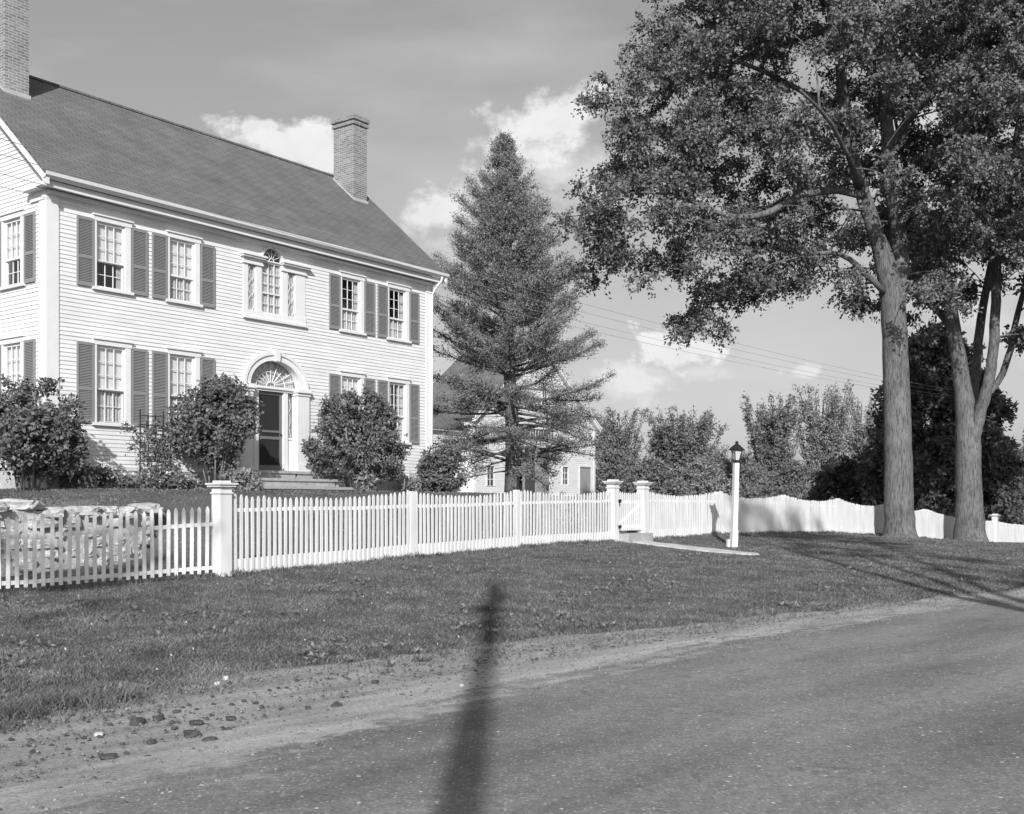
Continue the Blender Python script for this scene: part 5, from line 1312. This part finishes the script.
# ------------------------------------------------------------------ clods, stones and gravel on the verge
def rock_obj(name, px, py, w_px, h_px, mat, label, cat, group, r):
    Y = 1.58*F/(py-HY); p = Wp(px, py, Y); w_ = w_px/F*Y; z = max(zt(p[0], p[1]), ROADZ-.01)-h_px/F*Y*.12
    V_, F_ = rock((0, 0, h_px/F*Y*.32), (w_, w_*.8, h_px/F*Y*1.1), r, 2, .12)
    mb = MB(); mb.add(V_, F_); o = mb.build(name, mat, None, (0, 0, 0), False); o.location = (p[0], p[1], z); tag(o, label, cat, group); return o
G = 'dark clods on the sandy verge'
clods = [(137, 723, 20, 9, 'big flat dark clod close to the tip of the dark grass bank'), (158, 719, 15, 7, 'dark clod just right of the big flat one by the grass'), (192, 735, 20, 9, 'largest rounded dark clod in the middle of the verge'),
         (209, 741, 17, 7, 'flat clod touching the largest rounded clod on its right'), (197, 723, 18, 5, 'thin pale-topped clod above the largest rounded one'), (231, 719, 13, 5, 'small oval clod right of the group'),
         (151, 742, 12, 5, 'small low clod between the bank and the road'), (109, 758, 20, 7, 'flat dark clod nearest the camera'), (280, 709, 4, 3, 'speck-sized clod beside the pole shadow, above the road edge'), (174, 728, 8, 3, 'tiny clod between the two biggest clods'), (122, 744, 6, 3, 'tiny clod left of the low clod'), (262, 707, 6, 4, 'small clod right of the oval one'), (308, 708, 7, 4, 'small clod midway to the farthest clod'), (337, 707, 14, 6, 'flat dark clod farthest right on the verge'), (375, 682, 9, 4, 'dark tuft-like clod high on the verge near the grass'), (256, 703, 7, 3, 'small clod at the grass edge right of the oval one'), (148, 757, 9, 3, 'thin clod right of the one nearest the camera'), (278, 743, 4, 3, 'lone speck-sized clod low on the verge near the road'),
         (228, 729, 10, 3, 'thin clod below the small oval clod'), (176, 712, 10, 4, 'low clod at the grass edge above the group'), (244, 701, 6, 3, 'smallest clod against the grass above the oval one')]
for px, py, w_, h_, lab in clods:
    rock_obj('clod', px, py, w_, h_, M['clod'], lab or 'little dark clod lying loose on the verge', 'clod', G, rs)
for px, py, w_, h_, lab in [(226, 679, 7, 6, 'pale stone lying in the grass edge, the larger of a pair'), (217, 684, 7, 4, 'pale flat stone beside the larger pale stone in the grass edge'), (99, 735, 11, 5, 'pale stone at the left edge of the verge'), (462, 687, 6, 5, 'white stone on the verge beside the long pole shadow')]:
    rock_obj('stone', px, py, w_, h_, M['stone'], lab, 'stone', 'pale stones at the roadside', rs)
def gravel(n):
    r = np.random.default_rng(81); al_ = 1+20*r.random(n); f_ = r.random(n); pe = asph_edge(al_)-.4+(grass_edge(al_)+.2-asph_edge(al_)+.4)*f_
    x = AD[0]*al_+AP[0]*pe; y = AD[1]*al_+AP[1]*pe; z = np.full(n, ROADZ+.0); s_ = .004+.014*r.random(n)**4
    O = np.array([(1, 0, 0), (0, 1, 0), (-1, 0, 0), (0, -1, 0), (0, 0, .8), (0, 0, -.8)]); V = np.stack([x, y, z], 1)[:, None, :]+O[None]*s_[:, None, None]*(.6+.8*r.random((n, 6, 1)))
    Fq = np.array([(0, 1, 4), (1, 2, 4), (2, 3, 4), (3, 0, 4), (1, 0, 5), (2, 1, 5), (3, 2, 5), (0, 3, 5)]); T = (np.arange(n)[:, None, None]*6+Fq[None]).reshape(-1, 3)
    return V.reshape(-1, 3), T
V, T = gravel(14000); tag(raw_mesh('gravel', V, T, leaf_material('gravel_stone', .10, .27, 0)), 'loose gravel scattered along the sandy verge', 'gravel', kind='stuff')

def dark_flakes(n):
    r = np.random.default_rng(83); al_ = 2.2+rng.random(n)**1.3*9; pe = asph_edge(al_)+.35+(grass_edge(al_)-asph_edge(al_)-.2)*np.clip(.5+r.normal(0, .22, n)+.12*np.sin(al_*2.3), 0, 1)
    x = AD[0]*al_+AP[0]*pe; y = AD[1]*al_+AP[1]*pe; s_ = .004+.020*r.random(n)**4; an = r.random(n)*2*pi
    k = np.arange(6)*pi/3; rr = s_[:, None]*(.6+.6*r.random((n, 6)))
    ring = np.stack([x[:, None]+np.cos(an[:, None]+k)*rr*1.4, y[:, None]+np.sin(an[:, None]+k)*rr, np.full((n, 6), ROADZ-.004)], -1)
    topv = np.stack([x, y, ROADZ+s_*.5], -1)[:, None, :]
    V = np.concatenate([ring, topv], 1).reshape(-1, 3); F_ = np.array([(i, (i+1) % 6, 6) for i in range(6)])
    return V, (np.arange(n)[:, None, None]*7+F_[None]).reshape(-1, 3)
V, T = dark_flakes(900); tag(raw_mesh('soil_crumbs', V, T, M['clod']), 'dark soil crumbs strewn over the sandy verge', 'gravel', kind='stuff')

# ------------------------------------------------------------------ utility pole behind the camera (its long shadow crosses the foreground)
def utility_pole(x, y, h, label, arm_z=1.3, aw=1.1, rz=RZ):
    z = max(zt(x, y), 0); p = thing('utility_pole', label, 'utility pole', (x, y, z), rz, 'wooden utility poles')
    mb = MB(); mb.tube([(0, 0, -.5), (0, 0, h/2), (0, 0, h)], [.155, .135, .11], 14); mb.build('pole', M['wood'], p, (0, 0, 0), True)
    mb = MB(); mb.box(-.04, .04, -aw, aw, h-arm_z, h-arm_z+.09); mb.build('cross_arm', M['wood'], p)
    for k in (-aw+.1, -aw*.4, aw*.4, aw-.1):
        mb = MB(); mb.tube([(0, k, h-arm_z+.12), (0, k, h-arm_z+.2), (0, k, h-arm_z+.26)], [.03, .05, .025], 8); mb.build('insulator', M['stone'], p)
    mb = MB(); mb.tube([(.05, -.30, h-arm_z-.85), (.05, -.30, h-arm_z-.1)], [.11, .11], 14); mb.build('transformer', M['graydoor'], p)
    return p
utility_pole(-.27, -7.5, 13.5, 'wooden utility pole with cross arm and transformer standing close behind the viewpoint', 1.3, .9, radians(-14))
# overhead wires running along the fence side of the street
Dw, hw = 14.6, 5.3
Aw = -Dw*nrm
pl, pr = Aw+u*(-16), Aw+u*60
utility_pole(pl[0], pl[1], EZ+hw-zt(*pl)+1.2, 'wooden utility pole at the left end of the overhead wires', 1.35)
utility_pole(pr[0], pr[1], EZ+hw-zt(*pr)+1.2, 'distant wooden utility pole behind the many-stemmed tree', 1.35)
for k, (lat, dz, word) in enumerate([(-1.0, 0, 'outermost house-side'), (-.4, 0, 'second'), (.4, 0, 'third'), (1.0, 0, 'street-side')]):
    a = Aw+u*(-16)-nrm*0; tt = np.linspace(0, 76, 60); off = v*(-lat)*-1
    pts = np.stack([a[0]+u[0]*tt+v[0]*lat, a[1]+u[1]*tt+v[1]*lat, EZ+hw+dz+.1-.9*(1-(2*tt/76-1)**2)], 1)
    mb = MB(); mb.tube(pts-pts[0], .0045, 5); o = mb.build('overhead_wire', M['wire']); o.location = pts[0]
    tag(o, f'{word} of the thin wires strung across the sky between the utility poles', 'wire', 'overhead wires')

# ------------------------------------------------------------------ street trees outside the view whose shadows fall into it
rt = np.random.default_rng(91)
def shadow_tree(label, base, limbs, C, per, rad, leaf):
    bz_ = max(zt(*base), 0); base = (base[0], base[1], bz_)
    Pl, Dl = clump_points(C, rt, rad, per, 10, 0, .8, .08); cm = leaves(Pl, leaf, rt, np.array([0, 0, .5]), .6, Dl*.5)
    return tree_obj('street_tree', label, base, limbs, C, cm, M['bark2'], M['leaf'], 'street trees near the viewpoint')
# right: vase-shaped
bx, by = 7.6, 2.0
lm = [[(bx, by, -.1, .24), (bx, by, 3, .2), (bx-.1, by, 6.5, .17), (bx-.3, by, 9.5, .13), (bx-.5, by, 13, .08), (bx-.9, by, 16.5, .04)],
      [(bx, by, 6.2, .14), (bx+.6, by, 8.5, .11), (bx+1.5, by, 11, .08), (bx+2.4, by, 14, .05), (bx+2.9, by, 16.5, .03)],
      [(bx-.1, by, 7.5, .1), (bx+.5, by, 10, .09), (bx+.9, by, 13, .06), (bx+1.1, by, 16.5, .03)],
      [(bx+.7, by, 8.8, .07), (bx+2.4, by, 10, .05), (bx+3.6, by, 11.5, .03)]]
C = np.array([(bx+x_, by+rt.normal(0, .8), z_) for x_, z_ in zip(rt.random(46)*5.0-1.2, 12.6+6*rt.random(46))])
C = np.concatenate([C, np.array([(bx+1.5+1.6*rt.random(), by+rt.normal(0, .4), 9.6+2*rt.random()) for _ in range(7)])])
C = np.concatenate([C, np.array([(6.4+5.2*rt.random(), by+rt.normal(0, .4), 16.2+2.0*rt.random()) for _ in range(34)])])
shadow_tree('tall vase-shaped street tree right of the viewpoint', (bx, by), lm, C, 90, .6, .15)
bx, by = -8.2, -2.5
lm = [[(bx, by, -.1, .22), (bx, by, 3, .18), (bx+.1, by, 6, .14), (bx+.1, by, 9.5, .08), (bx+.7, by, 10.8, .04)], [(bx, by, 3.2, .1), (bx+2, by, 4.6, .07), (bx+3.9, by, 5.4, .04)]]
C = np.array([(bx+rt.normal(1.3, .8), by+rt.normal(0, .6), 10.8+rt.normal(0, .55)) for _ in range(34)]+[(-4.6+rt.normal(0, .6), by+rt.normal(0, .3), 5.75+rt.normal(0, .12)) for _ in range(14)])
shadow_tree('slim street tree left of the viewpoint with a low side branch', (bx, by), lm, C, 90, .45, .13)
